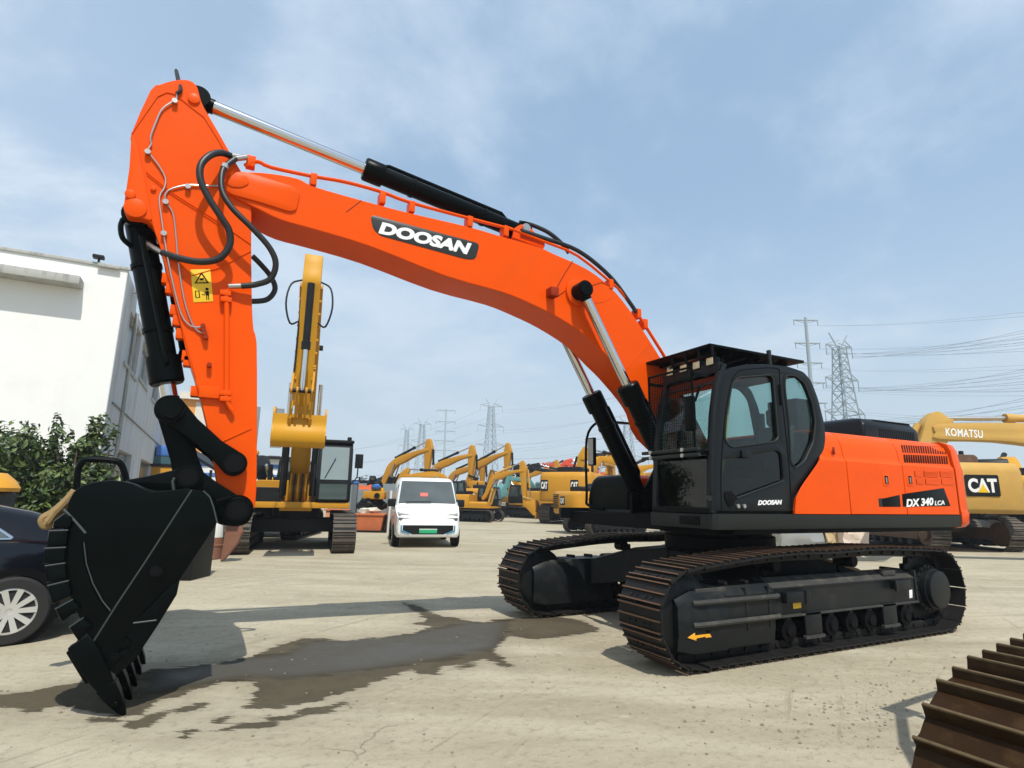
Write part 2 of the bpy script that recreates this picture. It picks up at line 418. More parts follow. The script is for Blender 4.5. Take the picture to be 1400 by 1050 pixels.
# ---- lower frame
b = MB()
b.cyl((0, 0, .52), (0, 0, .93), .78, FRAME, n=40, bev=.02)
b.cyl((0, 0, .93), (0, 0, 1.10), .70, DARK, n=48)
for sx in (1, -1):
    for sy in (1, -1):
        A = [(.25 * sx, .62 * sy), (.72 * sx, .15 * sy)]
        secs = []
        for t, zl, zh, hw in ((0, .50, .93, .42), (.55, .46, .86, .34), (1, .40, .72, .30)):
            c = V((.45 * sx, .40 * sy, 0)).lerp(V((1.12 * sx, 1.22 * sy, 0)), t); n = V((.82 * sy, -.67 * sx, 0)).normalized() * (sx * sy)
            n = V((1.22 * sy - .4 * sy, -(1.12 * sx - .45 * sx), 0)).normalized()
            secs.append([(c + n * hw) + V((0, 0, zl)), (c + n * hw) + V((0, 0, zh)), (c - n * hw) + V((0, 0, zh)), (c - n * hw) + V((0, 0, zl))])
        b.loft(secs, FRAME)
b.build('lower_frame', EX, bevel=.012)
b = MB(); b.cyl((0, 0, 1.08), (0, 0, 1.25), .66, DARK, n=48); b.build('slewing_ring', EX)

# ---- deck frame with grey skirt
b = MB()
b.box((-2.9, -1.40, 1.20), (1.45, 1.40, 1.36), DARK)
for s in (1, -1):
    sec = [(1.44, 1.262), (1.475, 1.25), (1.485, 1.27), (1.495, 1.405), (1.44, 1.41)]
    b.loft([[(x, s * y, z) for y, z in sec] for x in (-2.955, 1.56)], SKIRT)
    b.loft([[(1.56, s * y, z) for y, z in sec], [(1.605, s * (y - .035), z) for y, z in sec]], SKIRT)
b.box((1.45, .52, 1.255), (1.60, 1.44, 1.405), SKIRT, bev=.012)
b.box((1.0, -1.44, 1.255), (1.12, -.45, 1.405), SKIRT, bev=.012)
b.box((1.595, 1.0, 1.29), (1.615, 1.28, 1.38), DARK, bev=.005)
b.box((1.25, .50, 1.19), (1.45, 1.40, 1.25), DARK)
b.build('deck_frame', EX)

# ---- engine house panels
def house_sec(x, s=1., ins=0.):
    k = 1.49 - ins
    return [(x, k, 1.412), (x, k, 2.03), (x, k - .025, 2.065), (x, k - .035, 2.10), (x, k - .05, 2.22), (x, k - .09, 2.32), (x, k - .16, 2.385), (x, k - .30, 2.415), (x, 0, 2.42)]
def house_panel(name, x0, x1, label=None, front_curve=None, x0z=None):
    b = MB()
    prof = house_sec(0)
    n = 2
    def sec(x):
        return [V((x, y, z)) for _, y, z in prof]
    secs = [sec(x0), sec((x0 + x1) / 2), sec(x1)]
    inner = [[p + V((0, -.03, -.03 if p.z > 1.5 else 0)) for p in q] for q in secs]
    t = [q + r[::-1] for q, r in zip(secs, inner)]
    b.loft(t, ORANGE)
    return b
# front quarter panel cut along the cab's curved back
edge = [(1086, 698.5), (1087.5, 679), (1096, 663), (1117, 633.5), (1128, 615.5), (1131, 599)]
ez = XZ(edge, 1.49)
b = MB()
prof = house_sec(0)
def xfront(z):
    pts = sorted([(q[1], q[0]) for q in ez])
    if z <= pts[0][0]: return pts[0][1]
    for (a, xa), (c, xc) in zip(pts, pts[1:]):
        if a <= z <= c: return xa + (xc - xa) * (z - a) / (c - a)
    return pts[-1][1]
prof2 = [(0, 1.49, 1.412 + (2.03 - 1.412) * k / 10) for k in range(11)] + prof[2:]
s0 = [V((xfront(z) - .012, y, z)) for _, y, z in prof2]; s1 = [V((-.58, y, z)) for _, y, z in prof2]
t = [q + [p + V((0, -.03, -.03 if p.z > 1.5 else 0)) for p in q][::-1] for q in (s0, s1)]
b.loft(t, ORANGE)
b.box((-.40, 1.47, 2.10), (-.37, 1.488, 2.19), ORANGE_D, bev=.004)
b.build('side_panel', EX, bevel=.006)
X2, X3 = -1.72, -2.955
o2 = house_panel('side_panel', -.594, X2); o2 = o2.build('side_panel', EX, bevel=.006)
o3 = house_panel('side_panel', X2 - .012, X3 + .02); o3 = o3.build('side_panel', EX, bevel=.006)
b = MB(); b.box((-2.94, -1.44, 1.36), (-.3, 1.44, 2.05), DARK); b.box((-2.94, -1.15, 2.05), (-.3, 1.15, 2.37), DARK); b.build('engine_bay', EX)
# opposite side body
b = MB(); t = [[V((x, -y, z)) for _, y, z in prof] + [V((x, -y + .03, z - (.03 if z > 1.5 else 0))) for _, y, z in prof][::-1] for x in (-.2, -1.6, X3 + .02)]
b.loft(t, ORANGE); b.build('side_panel', EX, bevel=.006)
# louvres on the rear side panel: two rows of slots in the shoulder, grilles below
def on_shoulder(u, v):        # point on the shoulder surface under a pixel
    d = ray(u, v); best = None
    for (a, b_) in zip(prof, prof[1:]):
        A = V((0, a[1], a[2])); B = V((0, b_[1], b_[2])); n = V((0, B.z - A.z, -(B.y - A.y)))
        if abs(d.dot(n)) < 1e-9: continue
        t_ = (A - CAMP).dot(n) / d.dot(n); p = CAMP + d * t_
        k = (V((0, p.y, p.z)) - A).dot(B - A) / (B - A).length_squared
        if -.02 <= k <= 1.02 and t_ > 0 and (best is None or t_ < best[0]): best = (t_, p, n.normalized())
    if best is None: return atY(u, v, 1.38), V((0, .7, .7))
    return best[1], best[2]
g = MB()
for row, (uL, uR, vt, vb, dv, lean) in enumerate(((1232.5, 1290.5, 608.5, 618.5, 2.8, 2.0), (1236, 1293.5, 621.5, 632.5, 2.2, 1.6))):
    for k in range(19):
        u = uL + (uR - uL) * k / 18
        a, na = on_shoulder(u, vt + dv * k / 18); c, nc = on_shoulder(u + lean, vb + dv * k / 18)
        n = (na if na.y > 0 else -na)
        d = (c - a); w = V((1, 0, 0)) * .016
        g.loft([[a - w + n * .004, a + w + n * .004, a + w - n * .02, a - w - n * .02], [c - w + n * .004, c + w + n * .004, c + w - n * .02, c - w - n * .02]], DARK)
g.build('vent_slots', o3)
g = MB()
for r, (vt, vb) in enumerate(((644.0, 651.5), (654.5, 662.0))):
    for k, (uL, uR) in enumerate(((1250, 1260), (1262.5, 1282), (1284.5, 1302))):
        u0 = uL + r * 2.2; u1 = uR + r * 1.8
        P = [atY(u, v, 1.493) for u, v in ((u0, vt + (u0 - 1250) * .012), (u1, vt + (u1 - 1250) * .012), (u1 + .8, vb + (u1 - 1250) * .012), (u0 + .8, vb + (u0 - 1250) * .012))]
        g.xz([(p.x, p.z) for p in P], 1.4905, .005, ORANGE_D, bev=.001)
        for j in range(5):
            t0 = (j + .5) / 5; A = P[0].lerp(P[3], t0); B = P[1].lerp(P[2], t0)
            g.box((min(A.x, B.x) + .01, 1.492, min(A.z, B.z) - .006), (max(A.x, B.x) - .01, 1.4965, max(A.z, B.z) + .003), ORANGE)
g.build('grille', o3)
# latches
for (u, v, par) in ((1211.5, 656, o2), (1244, 656, o3)):
    p = atY(u, v, 1.492); g = MB()
    g.box((p.x - .075, 1.488, p.z - .085), (p.x + .075, 1.4935, p.z + .085), ORANGE, bev=.002)
    g.box((p.x - .04, 1.489, p.z - .05), (p.x + .03, 1.496, p.z + .05), DARK, bev=.003); g.box((p.x - .01, 1.494, p.z - .045), (p.x + .015, 1.502, p.z + .03), STEEL, bev=.003)
    g.build('latch', par)
# model emblem
def sideplate(name, pts, par, m=BLACKP, Y=1.4915, t=.004):
    b = MB(); b.xz(XZ(pts, Y), Y, t, m, bev=.001); return b.build(name, par)
sideplate('emblem_panel', [(1205.5, 682), (1229.8, 676.5), (1231.3, 692.8), (1206.8, 692.8)], o2)
sideplate('emblem_panel', [(1201, 681.5), (1206, 681), (1207, 692.8), (1202, 692.8)], o2, SKIRT, 1.491, .003)
em = sideplate('emblem_panel', [(1233.2, 675.5), (1290.2, 667.2), (1299.5, 691.8), (1234.6, 692.6)], o3)
def text_on(name, txt, uvL, uvR, Y, hpx, par, m=WHITE, shear=.25, off=.015, ext=.003, hmul=1.):
    """text on a +Y facing wall, baseline centre-line from pixel uvL to uvR"""
    A = atY(*uvL, Y); B = atY(*uvR, Y); c = (A + B) / 2
    T = atY((uvL[0] + uvR[0]) / 2, (uvL[1] + uvR[1]) / 2 - hpx / 2, Y); Bm = atY((uvL[0] + uvR[0]) / 2, (uvL[1] + uvR[1]) / 2 + hpx / 2, Y)
    hgt = (T - Bm).length
    M = frame(c, B - A, (0, 0, 1) )
    b = MB(); b.text(txt, Matrix.Identity(4), 1, m, ext=ext, off=off, shear=shear)
    xs = [v.co.x for v in b.bm.verts]; ys = [v.co.y for v in b.bm.verts]
    w = (B - A).length; sx = w / (max(xs) - min(xs)); sy = hgt / (max(ys) - min(ys)); cx = (max(xs) + min(xs)) / 2; cy = (max(ys) + min(ys)) / 2
    for v in b.bm.verts: v.co = V(((v.co.x - cx) * sx, (v.co.y - cy) * sy, v.co.z))
    b.bm.transform(M); return b.build(name, par)
text_on('lettering', 'DX 340', (1238.5, 688), (1276, 685.5), 1.494, 10.5, em, off=.035)
text_on('lettering', 'LCA', (1277.5, 688), (1291, 687), 1.494, 6.0, em, off=.02)

# ---- counterweight
b = MB()
plan = [(-2.962, 1.505), (-3.05, 1.505), (-3.22, 1.47), (-3.40, 1.33), (-3.50, 1.05), (-3.56, .5), (-3.575, 0)]
plan = plan + [(x, -y) for x, y in plan[::-1][1:]]
def ring(z, f, dx=0.):
    return [V((-2.962 + (x + 2.962) * f + dx, y * (1 - (1 - f) * .35), z)) for x, y in plan]
b.loft([ring(1.235, .80), ring(1.25, .9), ring(1.30, .985), ring(1.44, 1.0), ring(1.455, .985), ring(1.50, .98), ring(2.02, .98), ring(2.07, .96), ring(2.12, .95), ring(2.28, .92), ring(2.37, .85), ring(2.41, .68)], ORANGE)
b.build('counterweight', EX, sharp=.7)

# ---- bonnet
b = MB()
x0, x1, y0, y1 = -1.78, -3.10, -.55, 1.02
b.loft([[V((x0 + .02, y, 2.355)) for y in (y0, y1)] + [V((x1, y, 2.355)) for y in (y1, y0)],
        [V((x0, y, 2.62)) for y in (y0, y1)] + [V((x1 + .03, y, 2.60)) for y in (y1, y0)],
        [V((x0 - .04, y, 2.70)) for y in (y0 + .1, y1 - .06)] + [V((x1 + .10, y, 2.70)) for y in (y1 - .06, y0 + .1)],
        [V((x0 - .12, y, 2.73)) for y in (y0 + .2, y1 - .22)] + [V((x1 + .16, y, 2.73)) for y in (y1 - .22, y0 + .2)]], CABP)
bo = b.build('bonnet', EX, bevel=.03)
g = MB()
for k in range(20):
    x = -2.12 - k * .044
    g.loft([[V((x - .010, 1.022, z)), V((x + .010, 1.022, z)), V((x + .010, 1.0, z)), V((x - .010, 1.0, z))] for z in (2.42, 2.575)], DARK)
    P = [V((x, .972, 2.703)), V((x, .80, 2.733))]
    g.loft([[P[0] + V((-.011, 0, .004)), P[0] + V((.011, 0, .004)), P[0] + V((.011, 0, -.02)), P[0] + V((-.011, 0, -.02))], [P[1] + V((-.011, 0, .004)), P[1] + V((.011, 0, .004)), P[1] + V((.011, 0, -.02)), P[1] + V((-.011, 0, -.02))]], DARK)
g.build('vent_slots', bo)
b = MB(); b.box((-.72, .55, 2.34), (-.44, 1.0, 2.86), FARBLK, bev=.03); b.cyl((-1.2, -.2, 2.3), (-1.2, -.2, 2.85), .07, FARBLK); b.build('air_cleaner', EX)

# ---- right hand storage box, rail and mirror
b = MB()
def boxprof(x, z1, z2, r): return
b.loft([[V((x, -1.40, 1.40)), V((x, -1.40, z - .12)), V((x, -1.36, z - .04)), V((x, -1.28, z)), V((x, -.62, z)), V((x, -.54, z - .04)), V((x, -.50, z - .12)), V((x, -.50, 1.40))] for x, z in ((1.12, 1.70), (1.10, 1.80), (1.07, 1.85), (1.03, 1.87), (.99, 1.88))], BLACKP)
b.loft([[V((x, -1.41, 1.40)), V((x, -1.41, z - .12)), V((x, -1.37, z - .04)), V((x, -1.29, z)), V((x, -.61, z)), V((x, -.53, z - .04)), V((x, -.488, z - .12)), V((x, -.488, 1.40))] for x, z in ((.985, 1.872), (-.15, 1.872))], ORANGE)
b.build('storage_box', EX, bevel=.01)
b = MB()
b.tube([(1.14, -1.0, 1.40), (1.16, -1.37, 1.45), (1.16, -1.40, 1.62), (1.14, -1.42, 2.42), (1.10, -1.20, 2.66), (.95, -1.1, 2.67), (.2, -1.1, 2.64), (.1, -1.1, 2.4)], .020, BLACKP, 8, smooth=4)
rl = b.build('handrail', EX)
b = MB(); b.box((1.10, -1.38, 2.02), (1.15, -1.22, 2.44), BLACKP, bev=.02); mr = b.build('mirror', rl)
b = MB(); b.box((1.152, -1.365, 2.04), (1.156, -1.235, 2.42), mat('mirror_glass', (.20, .19, .18), .12, metal=1)); b.build('mirror_face', mr)

# ---- boom foot bracket
b = MB()
for y in (.30, -.30):
    b.xz([(.05, 1.30), (1.22, 1.30), (1.22, 1.62), (.98, 1.70), (.66, 2.18), (.40, 2.28), (.15, 2.18)], y, .05, BLACKP, bev=.008)
    b.cyl((.40, y - .06, 2.05), (.40, y + .06, 2.05), .13, BLACKP, bev=.01)
b.box((.1, -.3, 1.3), (1.15, .3, 1.38), DARK)
b.build('boom_bracket', EX)

# ---- boom
top = [(308, 246), (314, 238), (333, 235), (370, 237), (407, 244), (430, 255), (494, 273.5), (558, 290.5), (641, 310), (687, 323.5), (738, 338.5), (756, 346.5), (801, 367), (833, 391), (861, 424), (901, 486), (938, 546)]
bot = [(905, 596), (890, 560), (876, 538), (850, 507), (833, 490), (804, 461), (764, 434.5), (726, 415.5), (687, 399.5), (610, 377.5), (507, 337), (430, 313.5), (384, 300.5), (350, 284), (315, 266), (306, 256)]
bt = XZ(top, .25); bb = XZ(bot, .25)
foot = [(.30, 2.19), (.27, 2.05), (.33, 1.93), (.47, 1.90)]
outline = cat2(bt + foot + bb, 3)
b = MB(); b.xz(outline, 0, .50, ORANGE, bev=.008)
BOOM = b.build('boom', EX, sharp=.35)
def boomring(pts, y, w=.02):          # raised side plate
    b = MB(); b.xz(cat2(XZ(pts, .25), 2) if len(pts) > 6 else rnd(XZ(pts, .25), .04), y, w, ORANGE, bev=.006); return b
for y in (.256, -.256):
    b = MB()
    b.xz(rnd(XZ([(309, 246), (316, 237.5), (333, 234.5), (370, 246), (402, 256), (410.5, 264), (405, 288), (396, 290), (355, 277), (315, 266), (306, 257)], .256), .05), y, .03, ORANGE, bev=.006)
    b.xz(rnd(XZ([(312, 243), (322, 236), (338, 241), (341, 252), (330, 257), (316, 256), (310, 252)], .27), .03), y * 1.06, .02, ORANGE, bev=.006)
    b.build('boom_plate', BOOM)
    c = atY(796, 397, .36); b = MB(); b.xz(circ(c.x, c.z, .17, 28), y, .06, ORANGE, bev=.01); b.build('pin_boss', BOOM)
b = MB()                                                        # welds, bracket and stiffener seams on the flank
def seam(b, pts, Y, r=.0045, m=ORANGE): b.tube([atY(u, v, Y) for u, v in pts], r, m, 5)
seam(b, [(783, 357), (772, 374), (762, 392)], .251, .006, ORANGE_D); seam(b, [(761, 406), (771, 399), (778, 394)], .251, .006, ORANGE_D)
seam(b, [(808, 391), (822, 386), (836, 392)], .251, .005, ORANGE_D); seam(b, [(806, 415), (825, 413), (838, 406)], .251, .004)
seam(b, [(853, 507), (888, 470)], .251, .004)
seam(b, [(473, 290), (494, 274)], .251, .005, ORANGE_D)
c = atY(752, 402, .25)
b.box((c.x - .05, .24, c.z - .055), (c.x + .055, .37, c.z + .05), ORANGE_D, bev=.005)
b.build('weld_seams', BOOM)
# top lug for the stick cylinder
lp = atY(712, 318, 0)
b = MB()
for y in (.11, -.11):
    b.xz(rnd([(p.x, p.z) for p in (atY(u, v, .11) for u, v in ((700, 325), (703, 312), (712, 307), (722, 309), (745, 335), (742, 342), (698, 328)))], .03), y, .035, ORANGE, bev=.006)
b.cyl((lp.x, -.16, lp.z), (lp.x, .16, lp.z), .055, STEEL, bev=.006)
b.build('cylinder_lug', BOOM)
# orange pipes along the top flange
b = MB()
for Y, dv in ((.235, 0), (.185, -1.0)):
    up = lambda u, v, dz: atY(u, v, Y) + V((0, 0, dz))
    b.tube([up(334, 231, .035), up(352, 221, .0), up(371, 229, .0), up(428, 245, .03), up(470, 254, .045), up(520, 268, .05), up(560, 282, .045), up(641, 303, .04), up(700, 318, .04)], .019, ORANGE, 8, smooth=3)
    b.tube([up(846, 399, .04), up(868, 428, .045), up(905, 486, .045), up(930, 530, .045)], .021, ORANGE, 8, smooth=2)
    b.tube([up(690, 316, .06), up(745, 334, .03), up(790, 353, .03), up(846, 399, .04)], .017, ORANGE, 8, smooth=3)
for (u, v) in ((428, 249), (522, 274), (562, 286), (641, 306), (690, 319), (833, 391), (871, 431), (880, 445)):
    c = atY(u, v, .21); b.box((c.x - .03, .13, c.z - .05), (c.x + .03, .262, c.z + .075), ORANGE, bev=.006)
b.build('hydraulic_pipe', BOOM)
b = MB()
for Y, o_ in ((.235, .06), (.15, .065)):
    b.tube([atY(712, 322, Y) + V((0, 0, o_)), atY(740, 331, Y) + V((0, 0, o_)), atY(790, 352, Y) + V((0, 0, .09)), atY(833, 386, Y) + V((0, 0, .09)), atY(862, 421, Y) + V((0, 0, .06)), atY(870, 432, Y) + V((0, 0, .045))], .026, RUBBER, 10, smooth=5)
b.tube([atY(710, 309, .03) + V((0, 0, .05)), atY(728, 311, .05) + V((0, 0, .03)), atY(750, 318, .1), atY(768, 333, .12), atY(778, 346, .12)], .027, RUBBER, 10, smooth=5)
b.build('hydraulic_hose', BOOM)
# emblem
b = MB(); b.xz(rnd(XZ([(506, 293), (656, 333), (650, 355), (637, 354.5), (519, 322), (510, 313)], .2515), .06), .2515, .005, EMBLEM, bev=.001); em2 = b.build('emblem_panel', BOOM)
def text_sheared(name, txt, quad, Y, par, m=WHITE, off=.03, ext=.003):
    """text filling the parallelogram (top-left, top-right, bottom-right, bottom-left pixels) on plane Y"""
    P = [atY(u, v, Y) for u, v in quad]; b = MB(); b.text(txt, Matrix.Identity(4), 1, m, ext=ext, off=off)
    xs = [v.co.x for v in b.bm.verts]; ys = [v.co.y for v in b.bm.verts]; x0, x1, y0, y1 = min(xs), max(xs), min(ys), max(ys)
    for v in b.bm.verts:
        s_ = (v.co.x - x0) / (x1 - x0); t_ = (v.co.y - y0) / (y1 - y0); z = v.co.z
        q = (P[3].lerp(P[2], s_)).lerp(P[0].lerp(P[1], s_), t_); v.co = q + V((0, 1, 0)) * z
    return b.build(name, par)
text_sheared('lettering', 'DOOSAN', ((523, 303.5), (645, 333.0), (638, 348), (517, 319)), .2545, em2, off=.055)
for s in (1, -1):
    hyd('boom_cylinder', EX, (.99, .375 * s, 1.55), atY(796, 397, .375) if s > 0 else V((atY(796, 397, .375).x, -.375, atY(796, 397, .375).z)), .108, .555, rodr=.058)
sc0 = atY(712, 318, 0); sc1 = atY(271, 138, 0)
hyd('stick_cylinder', EX, sc0, sc1, .098, .545, rodr=.064)
b = MB(); c = atY(796, 397, .375)
for s in (1, -1): b = MB(); b.cyl((c.x, s * .25, c.z), (c.x, s * .47, c.z), .10, BLACKP, n=28, bev=.012); b.build('boom_pin', EX)

# ---- stick
st = [(205.7, 123), (218, 115.5), (236, 110), (253, 108.5), (264, 112), (270, 120), (273.5, 133), (279, 147), (299, 181), (321, 220), (332, 238), (343, 262), (343.5, 330), (344.5, 417), (347, 452), (351, 469), (351.5, 560), (351, 640), (349, 690), (340, 706), (322, 712), (305, 704), (297, 668), (289, 612), (276, 554), (264, 511), (253, 474), (236, 397), (228.6, 377), (221.4, 346), (211.5, 314), (205, 304), (193, 298.5), (176, 296.5), (169.6, 288), (170, 274), (177, 229), (179, 194), (180, 181)]
b = MB(); b.xz(cat2(XZ(st, .22), 2), 0, .44, ORANGE, bev=.008)
STICK = b.build('stick', EX, sharp=.35)
b = MB()
Yk = .223
for pts in ([(180, 183), (190, 168), (204, 148), (215, 132), (228, 126), (240, 129), (262, 147), (279, 160), (296, 187), (319, 226)],
            [(182, 190), (198, 262), (211, 312), (225, 352), (243, 425), (268, 515)],
            [(200, 235), (235, 263), (300, 304), (343, 334)], [(201, 239), (236, 267), (300, 308)],
            [(303, 604), (343, 586)], [(252, 380), (300, 366), (343, 343)]):
    seam(b, pts, Yk, .006)
b.build('weld_seams', STICK)
b = MB()
for y in (.225, -.225):
    b.xz(rnd(XZ([(181, 184), (186, 192), (197, 240), (209, 303), (193, 298), (177, 296), (170, 288), (170.5, 274), (177, 229), (179, 195)], .23), .04), y, .025, ORANGE, bev=.006)
    b.build('stick_plate', STICK); b = MB()
    for (u, v, r_, k_) in ((185, 285, .085, 1.07), (178, 266, .04, 1.07), (265, 134, .05, 1.0), (209.5, 257, .022, 1.0)):
        c = atY(u, v, .24); q_ = MB(); q_.xz(circ(c.x, c.z, r_, 24), y * k_, .03, ORANGE, bev=.004); q_.build('pin_boss', STICK)
b = MB()       # small clamps and blocks on the flank and front edge
for (u, v, du, dv) in ((277.5, 447, 2.5, 2), (278.5, 452, 2.5, 2), (280, 457, 2.5, 2), (281.5, 462, 2.5, 2), (286, 500, 2, 5)):
    c = atY(u, v, .22); b.cyl((c.x, .21, c.z), (c.x, .275, c.z), .02, ORANGE_D, n=10); b.build('clamp', STICK); b = MB()
for (u, v, w, h) in ((286.5, 537, 10, 6.5),):
    c = atY(u, v, .22); b.box((c.x - .08, .21, c.z - .05), (c.x + .08, .262, c.z + .05), ORANGE, bev=.006); b.build('clamp', STICK); b = MB()
for (u, v) in ((229, 383), (234, 397), (240, 426), (243.5, 440), (248, 458), (256, 488), (258, 495), (268, 536)):
    c = atY(u, v, .14); b.box((c.x - .03, .09, c.z - .045), (c.x + .04, .2, c.z + .045), ORANGE, bev=.006); b.build('clamp', STICK); b = MB()
b = MB()
b.tube([atY(u, v, .26) for u, v in ((309.5, 396), (310, 410), (310, 470), (310, 530), (309, 545), (314, 556), (318, 562))], .022, ORANGE, 10)
for u, v in ((309, 402), (310, 411), (309, 538), (309, 546)):
    c = atY(u, v, .24); b.box((c.x - .04, .21, c.z - .022), (c.x + .05, .285, c.z + .022), ORANGE, bev=.005)
c = atY(304, 541, .24)
b.build('hydraulic_pipe', STICK)
b = MB()
b.tube([atY(u, v, .236) for u, v in ((242, 128), (241, 135), (236, 139), (222, 149), (214, 165), (206, 187), (207, 197), (203, 207), (217, 226), (226, 243), (225, 256), (218, 270), (221, 300), (228, 345), (236, 385), (248, 430), (262, 446), (278, 447))], .0075, STEEL, 6, smooth=3)
b.tube([atY(u, v, .234) for u, v in ((300, 254), (280, 254), (258, 253), (238, 257), (227, 264), (227, 276), (236, 290), (240, 315), (244, 360), (252, 410), (262, 440), (270, 452), (280, 456))], .0075, STEEL, 6, smooth=3)
for u, v in ((239, 138), (202, 207.5), (226.5, 276), (257, 255), (224, 319)):
    c = atY(u, v, .25); b.cyl((c.x, .22, c.z), (c.x, .262, c.z), .024, STEEL, n=10)
b.build('grease_pipe', STICK)
b = MB(); b.tube([atY(u, v, y) for u, v, y in ((241.5, 128, .24), (247, 122, .235), (244, 108, .15), (241, 96.5, .08), (243, 108, .0), (247, 125, .05), (259, 137, .15))], .016, RUBBER, 8, smooth=5); b.build('hose_loop', STICK)
# decal
sg = MB(); sg.xz(XZ([(260.5, 368.5), (287.5, 368), (291.5, 412), (264.5, 413.5)], .2225), .2225, .004, SIGNY, bev=.001); sg = sg.build('warning_sign', STICK)
b = MB()
def lineY(b, pts, Y, r, m=DARK): b.tube([atY(u, v, Y) for u, v in pts], r, m, 4)
tri = [(275.5, 373), (284.5, 386.5), (267, 387), (275.5, 373)]
lineY(b, tri, .2245, .006); 
lineY(b, [(267, 398), (272, 397.5), (273, 406.5), (268, 407), (267, 398)], .2245, .0035); lineY(b, [(276, 402.5), (279, 403)], .2245, .004)
for pts in ([(281, 398), (285.5, 398), (286.2, 404), (281.5, 404)], [(281.8, 404), (283.2, 404), (283.6, 410), (282.2, 410)], [(284.4, 404), (285.8, 404), (286.2, 410), (284.8, 410)], [(280, 398.5), (281, 398.5), (280.6, 404), (279.4, 404)], [(273, 380.5), (278.5, 380), (278.7, 383), (273.2, 383.3)]):
    b.xz(XZ(pts, .2245), .2245, .003, DARK, bev=.0005)
c = atY(283, 395.3, .2245); b.xz(circ(c.x, c.z, .014, 10), .2245, .003, DARK, bev=.0005)
b.build('pictogram', sg)
# hoses across the stick joint
b = MB()
b.tube([atY(u, v, y) for u, v, y in ((315, 213, .27), (303, 209, .33), (288, 212, .40), (275, 225, .44), (274, 245, .45), (285, 270, .44), (303, 298, .42), (313, 315, .40), (314, 335, .38), (300, 353, .36), (275, 358, .33), (245, 353, .27), (222, 345, .2))], .030, RUBBER, 12, smooth=5)
b.tube([atY(u, v, y) for u, v, y in ((322, 217, .3), (308, 228, .34), (303, 240, .37), (304, 262, .40), (318, 285, .42), (345, 312, .42), (368, 338, .40), (377, 360, .38), (370, 381, .34), (350, 389, .30), (330, 391, .28))], .027, RUBBER, 12, smooth=5)
b.tube([atY(u, v, y) for u, v, y in ((345, 350, -.24), (357, 362, -.28), (370, 378, -.28), (376, 395, -.27), (366, 409, -.26), (346, 412, -.24), (330, 410, -.22))], .027, RUBBER, 12, smooth=5)
b.build('hydraulic_hose', STICK)
b = MB()
b.cyl(atY(222, 345, .2), atY(205, 337, .12), .026, STEEL, n=12); b.cyl(atY(205, 337, .12), atY(199, 333, .08), .034, STEEL, n=10)
b.build('hose_fitting', STICK); b = MB(); b.cyl(atY(330, 391, .28), atY(313, 391.5, .26), .024, STEEL, n=12); b.build('hose_fitting', STICK); b = MB()
b.cyl(atY(315, 213, .27), atY(326, 214, .25), .026, STEEL, n=12); b.cyl(atY(322, 217, .3), atY(337, 215, .26), .026, STEEL, n=12)
b.box(atY(343, 221, .2) - V((.04, .04, .07)), atY(343, 221, .2) + V((.04, .05, .04)), ORANGE, bev=.006)
b.build('hose_fitting', STICK); b = MB(); b.cyl(atY(306, 230.5, .345), atY(308, 226, .335), .034, STEEL, n=10)
b.build('hose_fitting', STICK)

# ---- bucket cylinder and links
P1 = atY(233, 560, .30); P2 = atY(320, 634, .30); P3 = atY(258, 652.5, .30); P4 = atY(324, 697, .30)
top_pin = atY(185, 285, .24)
p1 = V((P1.x, 0, P1.z)); tp = V((top_pin.x, 0, top_pin.z))
bc = hyd('bucket_cylinder', EX, tp, p1, .112, .85, rodr=.068, gl=1.24)
b = MB(); q0 = tp.lerp(p1, .1); q1 = tp.lerp(p1, .78)
for s in (1, -1):
    b.tube([q0 + V((0, .09 * s, 0)), q0 + V((-.02, .15 * s, -.05)), q1 + V((-.02, .15 * s, .05)), q1 + V((0, .09 * s, 0))], .022, BLACKP, 8)
b.tube([atY(168, 300, .05), atY(165, 310, .1), atY(168, 326, .1), atY(181, 338, .05)], .022, BLACKP, 8, smooth=3)
b.box(atY(166, 300, .0) - V((.05, .1, .03)), atY(180, 300, .0) + V((.02, .1, .03)), BLACKP, bev=.01)
b.build('oil_pipe', bc)
def link(b, a, c, Y, t, wa, wc, ra, rc, m=BLACKP):
    a = V((a.x, 0, a.z)); c = V((c.x, 0, c.z)); d = (c - a).normalized(); n = V((-d.z, 0, d.x)); pts = []
    for k in range(13):
        th = math.pi / 2 + math.pi * k / 12; pts.append(a + d * math.cos(th) * ra + n * math.sin(th) * ra)
    pts.append(a.lerp(c, .3) - n * wa); pts.append(a.lerp(c, .7) - n * wc)
    for k in range(13):
        th = -math.pi / 2 + math.pi * k / 12; pts.append(c + d * math.cos(th) * rc + n * math.sin(th) * rc)
    pts.append(a.lerp(c, .7) + n * wc); pts.append(a.lerp(c, .3) + n * wa)
    b.xz([(p.x, p.z) for p in pts], Y, t, m, bev=.01)
b = MB()
for s in (1, -1):
    link(b, P1, P2, .285 * s, .07, .082, .075, .118, .105)
    b.cyl((P2.x, .24 * s, P2.z), (P2.x, .36 * s, P2.z), .098, BLACKP, n=28, bev=.012); b.cyl((P2.x, .36 * s, P2.z), (P2.x, .372 * s, P2.z), .075, DARK, n=28)
    b.cyl((P1.x, .30 * s, P1.z), (P1.x, .40 * s, P1.z), .112, BLACKP, n=28, bev=.03)
b.cyl((P1.x, -.36, P1.z), (P1.x, .36, P1.z), .07, BLACKP)
c = atY(232, 568, .32); b.cyl(atY(232, 566, .36), atY(226, 571, .40), .018, BLACKP)
b.build('idler_link', EX)
b = MB()
for s in (1, -1): link(b, P1, P3, .12 * s, .135, .105, .10, .11, .115)
b.box((min(P1.x, P3.x) + .05, -.12, P3.z + .25), (max(P1.x, P3.x) - .05, .12, P3.z + .42), BLACKP)
b.build('push_link', EX)

